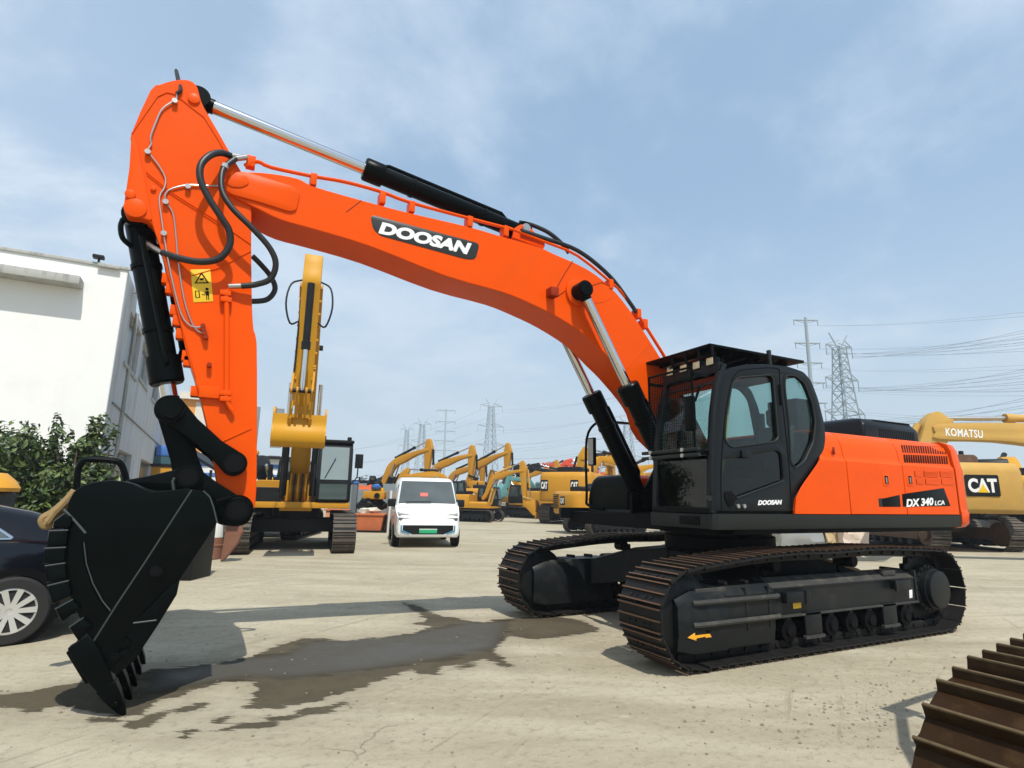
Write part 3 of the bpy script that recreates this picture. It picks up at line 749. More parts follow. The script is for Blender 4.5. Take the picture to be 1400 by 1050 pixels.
# ---- bucket
YB = .70
side = [(102, 672), (112, 665.5), (124, 661), (138, 658), (152, 656.8), (168, 658), (182, 662), (195, 668), (208, 671.5), (224, 671.5), (240, 670), (256, 668.5), (276, 671), (287, 679), (291, 692), (296.5, 716), (246, 792), (214, 852), (182, 901), (160, 922), (146, 912), (126, 878), (110, 846), (98, 818), (90, 792), (86, 762), (86, 735), (90, 705), (95, 685)]
sx = XZ(side, YB)
b = MB()
for y in (YB, -YB): b.xz(rnd(sx, .012, 2), y, .05, BLACKP, bev=.006)
back = XZ([(258, 670), (240, 670.5), (224, 671.5), (208, 671), (195, 667.5), (182, 661.5), (168, 657.5), (152, 656.3), (138, 657.5), (124, 660.5), (112, 665), (102, 671.5), (95, 684), (90, 704), (86, 734), (86, 762), (90, 792), (98, 818), (110, 846), (126, 878), (140, 905)], YB)
cxm = sum(p[0] for p in sx) / len(sx); czm = sum(p[1] for p in sx) / len(sx)
inner = []
for i, (x, z) in enumerate(back):
    a = back[max(0, i - 1)]; c = back[min(len(back) - 1, i + 1)]; t = V((c[0] - a[0], c[1] - a[1])).normalized(); n = V((-t.y, t.x))
    if n.dot(V((cxm - x, czm - z))) < 0: n = -n
    inner.append((x + n.x * .045, z + n.y * .045))
b.xz(back + inner[::-1], 0, 1.39, BLACKP, bev=.004)
# hinge box under the ears
b.xz(XZ([(214, 672), (256, 668), (286, 676), (296, 716), (286, 722), (272, 690), (240, 684)], YB), 0, 1.38, BLACKP, bev=.004)
BUCK = b.build('bucket', EX, sharp=.5)
b = MB()       # side wear strips: front edge cutter, curved heel weld, diagonal seam
seam(b, [(262, 670), (240, 704), (200, 766), (160, 826), (126, 880)], YB + .027, .006, WELD_GLINT)
seam(b, [(113.5, 740), (117, 770), (126, 798), (139, 822), (150, 836)], YB + .027, .010, BLACKP); seam(b, [(114.5, 742), (118, 771), (127, 798), (140, 822), (151, 835)], YB + .033, .005, WELD_GLINT)
seam(b, [(87, 696), (102, 712), (117, 729)], YB + .03, .010, WELD_GLINT)
seam(b, [(278, 671), (287, 680), (292, 694), (297, 715)], YB + .027, .006, WELD_GLINT)
for y in (-YB, YB):
    yy = y + (.03 if y > 0 else -.03)
    if y > 0: b.build('side_cutter', BUCK); b = bw_
    else: bw_ = b; b = MB()
    b.xz(XZ([(246, 793), (242, 812), (216, 854), (184, 902), (160, 921), (158, 905), (170, 890), (182, 852), (232, 800)], YB), yy, .03, BLACKP, bev=.006)
c = atY(213.5, 780, YB); b.cyl((c.x, .71, c.z), (c.x, .745, c.z), .05, BLACKP, n=20, bev=.004); b.cyl((c.x, .745, c.z), (c.x, .748, c.z), .036, DARK, n=20)
for (u, v) in ((172, 877), (172, 890), (160, 895)):
    c = atY(u, v, YB); b.cyl((c.x, .71, c.z), (c.x, .76, c.z), .03, BLACKP, n=6)
seam(b, [(182, 852), (214, 848)], YB + .05, .006, WELD_GLINT)
b.build('side_cutter', BUCK)
wbs = [[(73, 713), (88, 702), (99, 707), (96, 722), (71, 723.5)], [(66, 726), (93, 725), (92, 745.5), (64, 748)], [(60, 750), (90, 748.5), (89, 768), (58.5, 771)], [(61, 774), (89, 770), (92, 791), (62.5, 797)], [(64.5, 801), (94, 794), (98, 813), (71, 827)], [(75, 833), (100, 819.5), (110, 831), (84, 851)], [(94, 858), (114, 844.5), (127, 856), (107, 877)]]
for s in (1, -1):
    for pw in wbs:
        w = MB(); w.xz(rnd(XZ(pw, YB + .05), .012, 2), (YB + .012) * s, .09, BLACKP, bev=.014)
        A_, B_ = [atY(*q, YB + .06) for q in (pw[-1] if False else pw[0], pw[1])]
        w.tube([V((A_.x, (YB + .055) * s, A_.z)), V((B_.x, (YB + .055) * s, B_.z))], .005, WELD_GLINT, 5)  # pale line paints a highlight along each block's top edge
        w.build('wear_block', BUCK)
# ears
b = MB()
ear = [(168, 657), (206, 650), (240, 642), (247, 638), (258, 635), (270, 638), (275, 643), (296, 659), (334, 683), (343, 692), (346, 704), (338, 716), (326, 720), (310, 719), (296, 716), (286, 690), (262, 676), (210, 676)]
for y in (.245, -.245): b.xz(rnd(XZ(ear, .30), .05), y * 1.16, .06, BLACKP, bev=.012)
for P, r in ((P3, .108), (P4, .125)):
    for s in (1, -1):
        b.cyl((P.x, .29 * s, P.z), (P.x, .40 * s, P.z), r, BLACKP, n=32, bev=.015); b.cyl((P.x, .40 * s, P.z), (P.x, .412 * s, P.z), r * .62, DARK, n=28)
        b.lathe([(0, r * .80), (.012, r * .84), (.016, r * .80)], (P.x, .392 * s, P.z), (P.x, .408 * s, P.z), BLACKP, 32)
    b.cyl((P.x, -.3, P.z), (P.x, .3, P.z), .07, STEEL)
b.build('bucket_ear', BUCK)
b = MB(); seam(b, [(296, 686), (316, 681)], .42, .02, BLACKP); seam(b, [(238, 672), (236, 658), (239, 653)], .40, .012, WELD_GLINT); b.build('grease_guard', BUCK)
# lip and teeth
lipA = atY(140, 905, YB); 
tipn = atY(171, 979, YB); root = atY(119, 893, YB)
b = MB(); dirn = (tipn - root).normalized(); nrm = V((dirn.z, 0, -dirn.x))
L0 = V((root.x, 0, root.z))
sec = lambda y: [L0 + nrm * .03 + V((0, y, 0)) - dirn * .1, L0 - nrm * .03 + V((0, y, 0)) - dirn * .1, L0 - nrm * .012 + dirn * .13 + V((0, y, 0)), L0 + nrm * .012 + dirn * .13 + V((0, y, 0))]
b.loft([sec(-.72), sec(.72)], BLACKP); b.build('bucket_lip', BUCK)
tL = (tipn - root).length
def tooth():
    b = MB()
    # local: x along the tooth, y across, z thickness
    q4 = lambda x, w, h, o=0.: [(x, -w, -h + o), (x, w, -h + o), (x, w, h + o), (x, -w, h + o)]
    b.loft([q4(-.10, .05, .068), q4(.0, .068, .074), q4(.20, .060, .062), q4(.30, .050, .050)], BLACKP)
    b.loft([q4(.26, .060, .060), q4(.34, .056, .052), q4(.46, .036, .028), q4(tL, .014, .006)], BLACKP)
    b.box((-.08, -.03, .055), (.18, .03, .092), BLACKP, bev=.008); b.box((-.10, -.03, -.10), (.10, .03, -.055), BLACKP, bev=.008)
    for s in (1, -1): b.cyl((.40, .03 * s, .0), (.40, .066 * s, .0), .018, BLACKP, n=8)
    return b
Mt = Matrix((dirn, V((0, 1, 0)), dirn.cross(V((0, 1, 0))))).transposed().to_4x4()
tt = tooth().build('bucket_tooth', BUCK, bevel=.006)
for k in range(5):
    y = .685 - k * 1.37 / 4; M = Matrix.Translation(L0 + V((0, y, 0))) @ Mt
    if k == 0: tt.matrix_local = M
    else: clone(tt, BUCK, M, 'bucket_tooth')
# ---- cab
YO, YI = 1.462, .565
ol = [(973, 699.5), (974, 650), (976.5, 600), (980, 555), (984.5, 522), (989, 509), (999, 502.5), (1020, 498.2), (1047, 497.3), (1079, 501), (1099, 508), (1109.5, 520), (1119, 545), (1127, 577), (1129.5, 599), (1127, 615), (1116, 633), (1095, 662.5), (1086.5, 679), (1085.5, 699.3)]
w1 = [(1009, 516), (1052, 512.5), (1057, 517), (1064, 598), (1060, 603.5), (1001, 611.5), (993.5, 606), (991, 598), (993, 567), (1001, 524)]
w2 = [(988.5, 628.5), (1063, 615.8), (1069, 621), (1072, 656.5), (1007, 680.5), (1003, 673.5), (989, 671)]
w3 = [(1073.5, 513), (1087, 513), (1100, 524), (1110.5, 551), (1114.8, 577), (1112, 604), (1100, 630.5), (1087, 640.5), (1081.5, 633), (1079, 580), (1073, 530)]
olx = rnd(XZ(ol, YO), .05, 3); wx = [rnd(XZ(w, YO), r, 3) for w, r in ((w1, .05), (w2, .04), (w3, .06))]
b = MB()
b.xz(olx, YO - .025, .05, CABP, holes=wx, bev=.012)
# roof, rear wall, floor, front frame
zs = [z for x, z in olx]; ZT = max(zs)
ox = [(x, z) for x, z in XZ(ol, YO)]
roofp = ox[4:11]
inn = [(x * .98 + .01, z - .055) for x, z in roofp]
b.xz(roofp + inn[::-1], (YO + YI) / 2, YO - YI - .02, CABP, bev=.012)
xr = min(x for x, z in olx)
b.box((-.28, YI, 1.41), (-.22, YO - .03, 2.12), CABP, bev=.01)
b.box((-.25, YI, 1.41), (1.58, YO - .03, 1.47), DARK)
CAB = b.build('cab', EX, sharp=.45)
# far side wall with window
b = MB(); b.xz(olx, YI + .02, .04, CABP, holes=[rnd([(1.40, 1.95), (1.28, 2.85), (1.12, 2.98), (.10, 2.98), (-.05, 2.85), (-.15, 2.3), (-.1, 1.95)], .08)], bev=.01); b.build('cab_wall', CAB)
# front face posts
xf = lambda z: np.interp(z, [1.41, 1.9, 2.4, 2.75, 3.0], [ox[0][0], ox[1][0], ox[2][0], ox[3][0] - .02, ox[4][0] - .05])
b = MB()
for y in (YO - .035, YI + .035):
    b.loft([[V((xf(z) + .0, y - .035, z)), V((xf(z) + .0, y + .035, z)), V((xf(z) - .07, y + .03, z)), V((xf(z) - .07, y - .03, z))] for z in (1.42, 1.7, 1.95, 2.2, 2.45, 2.7, 2.9, 3.0)], CABP)
for z0, z1 in ((1.41, 1.47), (2.015, 2.045), (2.90, 3.02)):
    b.box((xf(z0) - .06, YI, z0), (xf(z0) + .004, YO - .02, z1), CABP if z0 > 2.5 else DARK, bev=.012)
b.tube([(xf(z) + .01, YO - .01, z) for z in (1.62, 1.9, 2.2, 2.5, 2.75, 2.9)], .022, CABP, 8)
b.cyl((xf(1.55) + .01, YO - .03, 1.56), (xf(1.55) + .03, YO + .0, 1.56), .032, SKIRT, bev=.01)
b.build('front_frame', CAB)
# glass
def pane(pts, Y, name='window_glass', m=GLASS, shrink=None):
    b = MB(); b.xz(rnd(XZ(pts, Y), .05, 3), Y - .03, .006, m, bev=0.); return b.build(name, CAB, sharp=.05)
def grow(pts, k=1.04):
    cx = sum(p[0] for p in pts) / len(pts); cy = sum(p[1] for p in pts) / len(pts); return [(cx + (x - cx) * k, cy + (y - cy) * k) for x, y in pts]
pane(grow(w1), YO); pane(grow(w2), YO, m=GLASSD); pane(grow(w3), YO)
b = MB(); b.loft([[V((xf(z) - .03, y, z)) for y in (YI + .05, YO - .06)] + [V((xf(z) - .036, y, z)) for y in (YO - .06, YI + .05)] for z in (2.05, 2.3, 2.6, 2.9)], GLASS); b.build('windscreen', CAB, sharp=.05)
b = MB(); b.box((xf(1.7) - .036, YI + .05, 1.47), (xf(1.7) - .03, YO - .06, 2.02), GLASSD); b.build('windscreen', CAB)
b = MB(); b.box((-.02, YI + .012, 1.93), (1.42, YI + .018, 3.0), GLASS)
b.bm.free(); b = MB(); b.xz(rnd([(1.42, 1.93), (1.30, 2.86), (1.13, 3.0), (.09, 3.0), (-.07, 2.86), (-.17, 2.3), (-.12, 1.93)], .08), YI + .015, .006, GLASS, bev=0.); b.build('window_glass', CAB, sharp=.05)
b = MB(); rp = ox[10:14] + [(-.235, 2.12)]
b.loft([[V((x + .03, y, z)) for y in (YI + .04, YO - .05)] + [V((x + .024, y, z)) for y in (YO - .05, YI + .04)] for x, z in rp], GLASS); b.build('rear_window', CAB, sharp=.05)
# rubber seals round the windows
b = MB()
for w in (w1, w3):
    p = rnd(XZ(w, YO), .05, 3); q = [V((x, YO + .001, z)) for x, z in p]; b.tube(q + [q[0]], .010, SKIRT, 6)
p = XZ([(1003, 674), (1007, 681), (1072, 657)], YO); b.tube([V((x, YO + .002, z)) for x, z in p], .008, SKIRT, 6)
b.build('window_seal', CAB)
# door gap, hinges, handle
b = MB()
q = XZ([(986, 699), (986, 640), (988.5, 600), (993, 560), (999, 528), (1006, 511), (1018, 505), (1062, 503.5), (1066, 520), (1073, 580), (1079, 640), (1082, 698)], YO)
b.tube(cat([V((x, YO + .0005, z)) for x, z in q], 3), .006, DARK, 6)
p = XZ([(990, 672), (1000, 671), (1006, 681), (1002, 692), (996, 694), (990, 682)], YO); b.xz(rnd(p, .03), YO, .02, DARK, bev=.006)
for u, v in ((1008, 692), (1016.5, 692)):
    c = atY(u, v, YO); b.cyl((c.x, YO, c.z), (c.x, YO + .02, c.z), .022, STEEL, n=12)
c = atY(1019, 621, YO); b.box((c.x - .07, YO - .002, c.z - .04), (c.x + .07, YO + .02, c.z + .04), CABP, bev=.01)
c = atY(1066, 540, YO); b.box((c.x - .012, YO, c.z - .12), (c.x + .012, YO + .025, c.z + .12), DARK, bev=.005)
dr = b.build('door_fittings', CAB)
text_sheared('lettering', 'DOOSAN', ((1037.5, 684.0), (1068.8, 683.2), (1067.8, 689.8), (1036, 690.8)), YO + .0015, CAB, off=.05)
# falling-object guard on the roof
b = MB()
gz = 3.225
def gbox(x0, x1, y0, y1, z0, z1, m=BLACKP): b.box((x0, y0, z0), (x1, y1, z1), m, bev=.006)
gx0, gx1, gy0, gy1 = -.21, 1.37, .20, 1.32
gbox(gx0, gx1, gy0, gy1, gz, gz + .03)
for k in range(6): gbox(gx0 + .15 + k * .24, gx0 + .19 + k * .24, gy0 + .08, gy1 - .12, gz - .035, gz)
for y in (.75, 1.12):
    for x in (-.05, .5, 1.0): gbox(x, x + .05, y, y + .05, 3.03, gz - .03)
gbox(.40, .44, 1.30, 1.34, 3.08, 3.30, SKIRT)
GU = b.build('roof_guard', CAB)
for k, (u, v) in enumerate(((916, 509.5), (934.5, 503.5), (952, 499.5), (970.5, 494))):
    c = atX(u, v, 1.40)
    l = MB(); l.box((c.x - .10, c.y - .055, c.z - .05), (c.x, c.y + .055, c.z + .05), BLACKP, bev=.012); l.box((c.x - .06, c.y - .01, c.z + .03), (c.x - .03, c.y + .01, gz), DARK)
    lo = l.build('work_light', CAB)
    l = MB(); l.box((c.x - .002, c.y - .045, c.z - .04), (c.x + .006, c.y + .045, c.z + .04), LAMP, bev=.01); l.build('lamp_lens', lo)
# front wire guard on the upper windscreen
b = MB()
XG = 1.72
gA = [atX(u, v, XG) for u, v in ((889, 631), (890, 560), (894, 517), (912, 510), (960, 500), (966, 530), (962, 628))]
y0, y1, z0, z1 = .70, 1.38, 2.04, 2.93
def fr(p, q, r=.014): b.tube([p, q], r, BLACKP, 6)
fr(V((XG, y0, z0)), V((XG, y0, z1))); fr(V((XG, y1, z0)), V((XG, y1, z1))); fr(V((XG, y0, z1)), V((XG, y1, z1))); fr(V((XG, y0, z0)), V((XG, y1, z0)))
n = 24
for k in range(1, n):
    y = y0 + (y1 - y0) * k / n; b.box((XG - .002, y - .0017, z0), (XG + .002, y + .0017, z1), BLACKP)
for k in range(1, n + 2):
    z = z0 + (z1 - z0) * k / (n + 2); b.box((XG - .0023, y0, z - .0017), (XG + .0017, y1, z + .0017), BLACKP)
for z in (2.0, 2.06): b.box((XG - .02, .56, z - .018), (XG + .02, 1.44, z + .018), SKIRT, bev=.006)
for y in (.72, 1.22):
    for z in (2.0, 2.06): b.cyl((XG + .018, y, z), (XG + .035, y, z), .022, STEEL, n=8)
for y in (.71, 1.40):
    for z in (2.03, 2.85): b.box((1.52, y - .015, z - .015), (XG, y + .015, z + .015), BLACKP)
b.build('wire_guard', CAB)
# mirror bracket and hand rail at the front post
b = MB(); b.tube([(1.62, YO - .02, 2.72), (1.72, YO + .02, 2.70), (1.74, YO - .03, 2.55)], .012, BLACKP, 6); b.box((1.70, YO - .19, 2.25), (1.75, YO - .06, 2.62), BLACKP, bev=.02); b.build('mirror', CAB)
# interior
b = MB()
b.box((.05, .78, 1.62), (.62, 1.25, 1.80), SEATM, bev=.05)
b.loft([[V((x, y, z)) for y, x in ((.80, x0), (1.24, x0), (1.22, x0 - .13), (.82, x0 - .13))] for z, x0 in ((1.78, .20), (2.05, .14), (2.45, .04))], SEATM)
b.box((-.10, .88, 2.46), (.03, 1.16, 2.68), SEATM, bev=.04)
b.box((.15, .85, 1.45), (.5, 1.18, 1.62), FARBLK)
b.build('seat', CAB, bevel=.02)
b = MB()
b.box((.1, 1.27, 1.66), (.75, 1.38, 1.90), CABP, bev=.03); b.box((.1, .64, 1.66), (.75, .76, 1.90), CABP, bev=.03)
b.cyl((.66, 1.32, 1.88), (.72, 1.32, 2.05), .022, DARK); b.cyl((.72, 1.32, 2.03), (.74, 1.32, 2.13), .032, DARK); b.cyl((.66, .70, 1.88), (.72, .70, 2.10), .025, DARK)
b.tube([(.55, 1.36, 1.55), (.62, 1.36, 1.75), (.66, 1.34, 1.80)], .018, REDC, 8)
b.box((.2, 1.36, 1.55), (.52, 1.40, 1.80), mat('teal_box', (.10, .22, .22), .6), bev=.02)
b.build('control_console', CAB)
b = MB(); b.box((1.2, .62, 1.95), (1.3, .74, 2.35), CABP, bev=.02); b.tube([(1.3, 1.25, 1.45), (1.15, 1.25, 2.1), (.95, 1.22, 2.95)], .014, mat('yellow_strap', (.5, .42, .12), .6), 6); b.build('monitor', CAB)
# ------------------------------------------------------------------ light, sky, exposure
SUND = V((.08, .60, 1.0)).normalized()
sl = bpy.data.lights.new('sun', 'SUN'); sl.energy = 4.95; sl.angle = math.radians(.55); sl.color = (1.0, .955, .88)
so = bpy.data.objects.new('sun', sl); COL.objects.link(so); so.rotation_euler = SUND.to_track_quat('Z', 'Y').to_euler(); so.location = (0, 0, 60)
W = bpy.data.worlds.new('World'); scene.world = W; W.use_nodes = True
nt = W.node_tree; N = nt.nodes; L = nt.links
bg = N['Background']; bg.inputs['Strength'].default_value = .13
sky = N.new('ShaderNodeTexSky'); sky.sky_type = 'NISHITA'; sky.sun_disc = False
sky.sun_elevation = math.asin(SUND.z); sky.sun_rotation = math.atan2(SUND.x, SUND.y); sky.air_density = 1.1; sky.dust_density = 1.5; sky.ozone_density = 1.2
tc = N.new('ShaderNodeTexCoord')
def math_node(op, a, b=None, c=None, clamp=False):
    n = N.new('ShaderNodeMath'); n.operation = op; n.use_clamp = clamp
    for i, x in enumerate((a, b, c)):
        if x is None: continue
        if isinstance(x, (int, float)): n.inputs[i].default_value = x
        else: L.new(x, n.inputs[i])
    return n.outputs[0]
sep = N.new('ShaderNodeSeparateXYZ'); L.new(tc.outputs['Generated'], sep.inputs[0])
zc = math_node('MAXIMUM', sep.outputs['Z'], 0.02)
zz = math_node('ADD', zc, .22)
px = math_node('DIVIDE', sep.outputs['X'], zz); py = math_node('DIVIDE', sep.outputs['Y'], zz)
cmb = N.new('ShaderNodeCombineXYZ'); L.new(px, cmb.inputs[0]); L.new(py, cmb.inputs[1])
def noise(scale, detail, rough, vec, off=(0, 0, 0), dist=0.):
    mp = N.new('ShaderNodeMapping'); mp.inputs['Location'].default_value = off; L.new(vec, mp.inputs['Vector'])
    n = N.new('ShaderNodeTexNoise'); n.inputs['Scale'].default_value = scale; n.inputs['Detail'].default_value = detail; n.inputs['Roughness'].default_value = rough; n.inputs['Distortion'].default_value = dist
    L.new(mp.outputs[0], n.inputs['Vector']); return n.outputs['Fac']
def mrange(x, a, b, c, d):
    n = N.new('ShaderNodeMapRange'); n.interpolation_type = 'SMOOTHSTEP'
    for i, q in zip(('From Min', 'From Max', 'To Min', 'To Max'), (a, b, c, d)): n.inputs[i].default_value = q
    L.new(x, n.inputs['Value']); return n.outputs['Result']
n1 = noise(1.15, 8, .55, cmb.outputs[0], (3.1, 1.4, 0), .3)
n2 = noise(3.1, 9, .6, cmb.outputs[0], (7.7, 2.3, 0), .2)
mixn = math_node('ADD', math_node('MULTIPLY', n1, .7), math_node('MULTIPLY', n2, .3))
cl = mrange(mixn, .45, .64, 0., .95)
hz = mrange(sep.outputs['Z'], -.02, .55, .90, .56)           # haze thins out towards the zenith
def mixrgb(f, a, c):
    n = N.new('ShaderNodeMix'); n.data_type = 'RGBA'
    for nm, x in (('Factor', f), ('A', a), ('B', c)):
        if isinstance(x, tuple): n.inputs[nm].default_value = (*x, 1)
        else: L.new(x, n.inputs[nm])
    return n
hcol = mixrgb(mrange(sep.outputs['Z'], 0., .5, 0., 1.), (5.6, 6.75, 7.4), (3.45, 5.2, 7.3)).outputs['Result']
m1 = mixrgb(hz, sky.outputs[0], hcol).outputs['Result']
side = math_node('ADD', math_node('MULTIPLY', sep.outputs['X'], .80), math_node('MULTIPLY', sep.outputs['Y'], -.25))
lf = mrange(side, -.1, .95, 0., .75)                          # thin veil of cloud on the sunnier side
fac = math_node('ADD', math_node('MULTIPLY', cl, .62), math_node('MULTIPLY', lf, math_node('ADD', .72, math_node('MULTIPLY', cl, .9))), clamp=True)
mx = mixrgb(fac, m1, (6.0, 6.9, 7.8))
L.new(mx.outputs['Result'], bg.inputs['Color'])
scene.view_settings.view_transform = 'Standard'; scene.view_settings.look = 'None'; scene.view_settings.exposure = 0; scene.view_settings.gamma = 1
try: scene.view_settings.use_curve_mapping = False
except Exception: pass

# ------------------------------------------------------------------ ground
def grid_lines(lo, hi, step, far_lo, far_hi):
    L_ = list(np.arange(lo, hi + 1e-6, step)); s = step; x = lo
    while x > far_lo: s = min(s * 1.35, 120); x -= s; L_.insert(0, x)
    s = step; x = L_[-1]
    while x < far_hi: s = min(s * 1.35, 120); x += s; L_.append(x)
    return np.array(L_)
gx = grid_lines(-1.5, 9.6, .05, -1500, 1500); gy = grid_lines(-5.2, 5.2, .05, -1500, 1500)
GX, GY = np.meshgrid(gx, gy)
pts = np.stack([GX.ravel(), GY.ravel()], 1)
def sdf(poly, P):
    A = np.array(poly); B = np.roll(A, -1, 0); d = np.full(len(P), 1e9); ins = np.zeros(len(P), bool)
    for a, b in zip(A, B):
        e = b - a; w = P - a; t = np.clip((w @ e) / (e @ e), 0, 1); q = w - t[:, None] * e; d = np.minimum(d, (q * q).sum(1))
        c = ((a[1] > P[:, 1]) != (b[1] > P[:, 1])); 
        with np.errstate(divide='ignore', invalid='ignore'):
            xx = a[0] + (P[:, 1] - a[1]) * (b[0] - a[0]) / (b[1] - a[1])
        ins ^= c & (P[:, 0] < xx)
    d = np.sqrt(d); return np.where(ins, d, -d)
def gpoly(px): return [(p.x, p.y) for p in (atZ(u, v, 0) for u, v in px)]
wet_polys = [
 [(822, 862), (806, 852), (790, 847), (762, 843), (735, 843.5), (700, 845.5), (684, 846), (662, 851), (640, 848), (625, 845), (606, 843), (586, 836), (567, 826.5), (551, 824), (556, 829), (572, 839), (584, 848), (566, 853), (588, 857), (568, 865), (520, 873), (500, 872), (470, 876), (440, 874), (415, 873), (395, 878), (362, 889), (350, 896), (330, 901), (300, 905), (262, 911), (215, 915), (150, 929), (80, 937), (20, 948), (-40, 955), (-40, 968), (25, 966), (29, 975), (38, 981), (60, 968), (75, 965), (110, 970), (140, 976), (165, 980), (185, 978), (215, 960), (250, 948), (285, 936), (330, 930), (352, 931), (345, 955), (335, 968), (380, 968), (430, 960), (480, 944), (520, 929), (548, 920), (560, 915), (575, 921), (600, 922), (602, 913), (640, 905), (664, 901), (690, 912), (700, 912), (690, 900), (675, 891), (688, 874), (700, 870), (726, 874), (762, 871), (790, 868)],
 [(298, 999), (318, 990), (358, 986), (398, 976), (440, 964), (470, 959), (477, 964), (452, 974), (402, 983), (362, 993), (330, 999)],
 [(238, 969), (258, 963), (280, 962), (276, 968), (255, 973), (243, 973)], [(292, 983), (308, 978), (318, 983), (300, 988)], [(248, 1003), (258, 1000), (262, 1004), (252, 1008)],
 [(172, 990), (200, 980), (226, 976), (206, 992), (185, 998)], [(615, 914), (640, 908), (652, 909), (632, 915)], [(118, 978), (140, 980), (160, 984), (128, 986)],
]
wet = np.full(len(pts), -1e3)
for pl in wet_polys: wet = np.maximum(wet, sdf(gpoly(pl), pts))
wet = np.clip(wet, -.5, .5)
sheen = np.clip(sdf(gpoly([(200, 945), (215, 920), (300, 905), (395, 895), (420, 878), (560, 868), (640, 852), (690, 850), (680, 885), (600, 900), (500, 915), (400, 925), (330, 925)]), pts), -.5, .5)
me = bpy.data.meshes.new('ground')
nx, ny = len(gx), len(gy)
verts = [(x, y, 0) for x, y in pts]
ii = np.arange(nx * ny).reshape(ny, nx)
faces = np.stack([ii[:-1, :-1], ii[:-1, 1:], ii[1:, 1:], ii[1:, :-1]], -1).reshape(-1, 4).tolist()
me.from_pydata(verts, [], faces)
for nm, arr in (('wet', wet), ('sheen', sheen)):
    a = me.attributes.new(nm, 'FLOAT', 'POINT'); a.data.foreach_set('value', arr.astype(np.float32))
go = bpy.data.objects.new('ground', me); COL.objects.link(go); struct(go)
M = bpy.data.materials.new('concrete'); M.use_nodes = True; nt = M.node_tree; N = nt.nodes; L = nt.links; b = N['Principled BSDF']
tc = N.new('ShaderNodeTexCoord'); P_ = tc.outputs['Object']
def mapped(scale=(1, 1, 1), rot=0., off=(0, 0, 0)):
    mp = N.new('ShaderNodeMapping'); mp.vector_type = 'TEXTURE'; mp.inputs['Scale'].default_value = tuple(1 / q for q in scale); mp.inputs['Rotation'].default_value = (0, 0, rot); mp.inputs['Location'].default_value = off; L.new(P_, mp.inputs['Vector']); return mp.outputs[0]
def mixc(f, a, c, bl='MIX'):
    n = N.new('ShaderNodeMix'); n.data_type = 'RGBA'; n.blend_type = bl
    for nm, x in (('Factor', f), ('A', a), ('B', c)):
        if isinstance(x, (int, float)): n.inputs[nm].default_value = x
        elif isinstance(x, tuple): n.inputs[nm].default_value = (*x, 1)
        else: L.new(x, n.inputs[nm])
    return n.outputs['Result']
big = noise(.22, 6, .6, P_); mid = noise(1.3, 8, .65, P_, (4, 2, 0)); fine = noise(14, 8, .7, P_, (1, 7, 0)); grit = noise(70, 4, .7, P_, (3, 3, 0))
streak = noise(1.0, 7, .6, mapped((.22, 1.7, 1), -.55, (2, 5, 0))); streak2 = noise(1.0, 8, .65, mapped((.5, 3.8, 1), -.25, (9, 1, 0)))
col = mixc(mrange(big, .3, .7, 0, 1), (.315, .277, .192), (.41, .366, .268))
col = mixc(math_node('MULTIPLY', mrange(streak, .42, .66, 0, 1), .55), col, (.49, .445, .335))
col = mixc(math_node('MULTIPLY', mrange(streak2, .52, .72, 0, 1), .45), col, (.225, .195, .135))
col = mixc(math_node('MULTIPLY', mrange(mid, .52, .70, 0, 1), .5), col, (.27, .235, .165))
col = mixc(math_node('MULTIPLY', mrange(fine, .5, .70, 0, 1), .55), col, (.19, .165, .12))
col = mixc(math_node('MULTIPLY', mrange(fine, .25, .45, 1, 0), .35), col, (.55, .51, .40))
col = mixc(math_node('MULTIPLY', mrange(grit, .60, .72, 0, 1), .55), col, (.14, .125, .10))
# fine cracks and old tyre scuffs
vo = N.new('ShaderNodeTexVoronoi'); vo.feature = 'DISTANCE_TO_EDGE'; vo.inputs['Scale'].default_value = .42
wv = N.new('ShaderNodeVectorMath'); wv.operation = 'ADD'; L.new(P_, wv.inputs[0]); nv = N.new('ShaderNodeTexNoise'); nv.inputs['Scale'].default_value = 1.6; nv.inputs['Detail'].default_value = 8; L.new(P_, nv.inputs['Vector'])
sv = N.new('ShaderNodeVectorMath'); sv.operation = 'SCALE'; sv.inputs['Scale'].default_value = .8; L.new(nv.outputs['Color'], sv.inputs[0]); L.new(sv.outputs[0], wv.inputs[1]); L.new(wv.outputs[0], vo.inputs['Vector'])
crack = math_node('MULTIPLY', mrange(vo.outputs['Distance'], .0, .007, 1, 0), mrange(noise(.5, 4, .6, P_, (8, 3, 0)), .52, .66, 0, .5))
col = mixc(crack, col, (.10, .085, .06))
scuff = math_node('MULTIPLY', mrange(noise(1., 10, .72, mapped((.35, 7.5, 1), .62, (3, 9, 0))), .56, .66, 0, .55), mrange(noise(.35, 3, .5, P_, (5, 1, 0)), .48, .6, 0, 1))
col = mixc(scuff, col, (.17, .145, .10))
dust = math_node('MULTIPLY', mrange(noise(2.2, 12, .75, mapped((.6, 1.6, 1), -.5, (6, 6, 0))), .55, .68, 0, .6), mrange(noise(.6, 4, .6, P_, (2, 2, 0)), .45, .6, 0, 1))
col = mixc(dust, col, (.56, .52, .41))
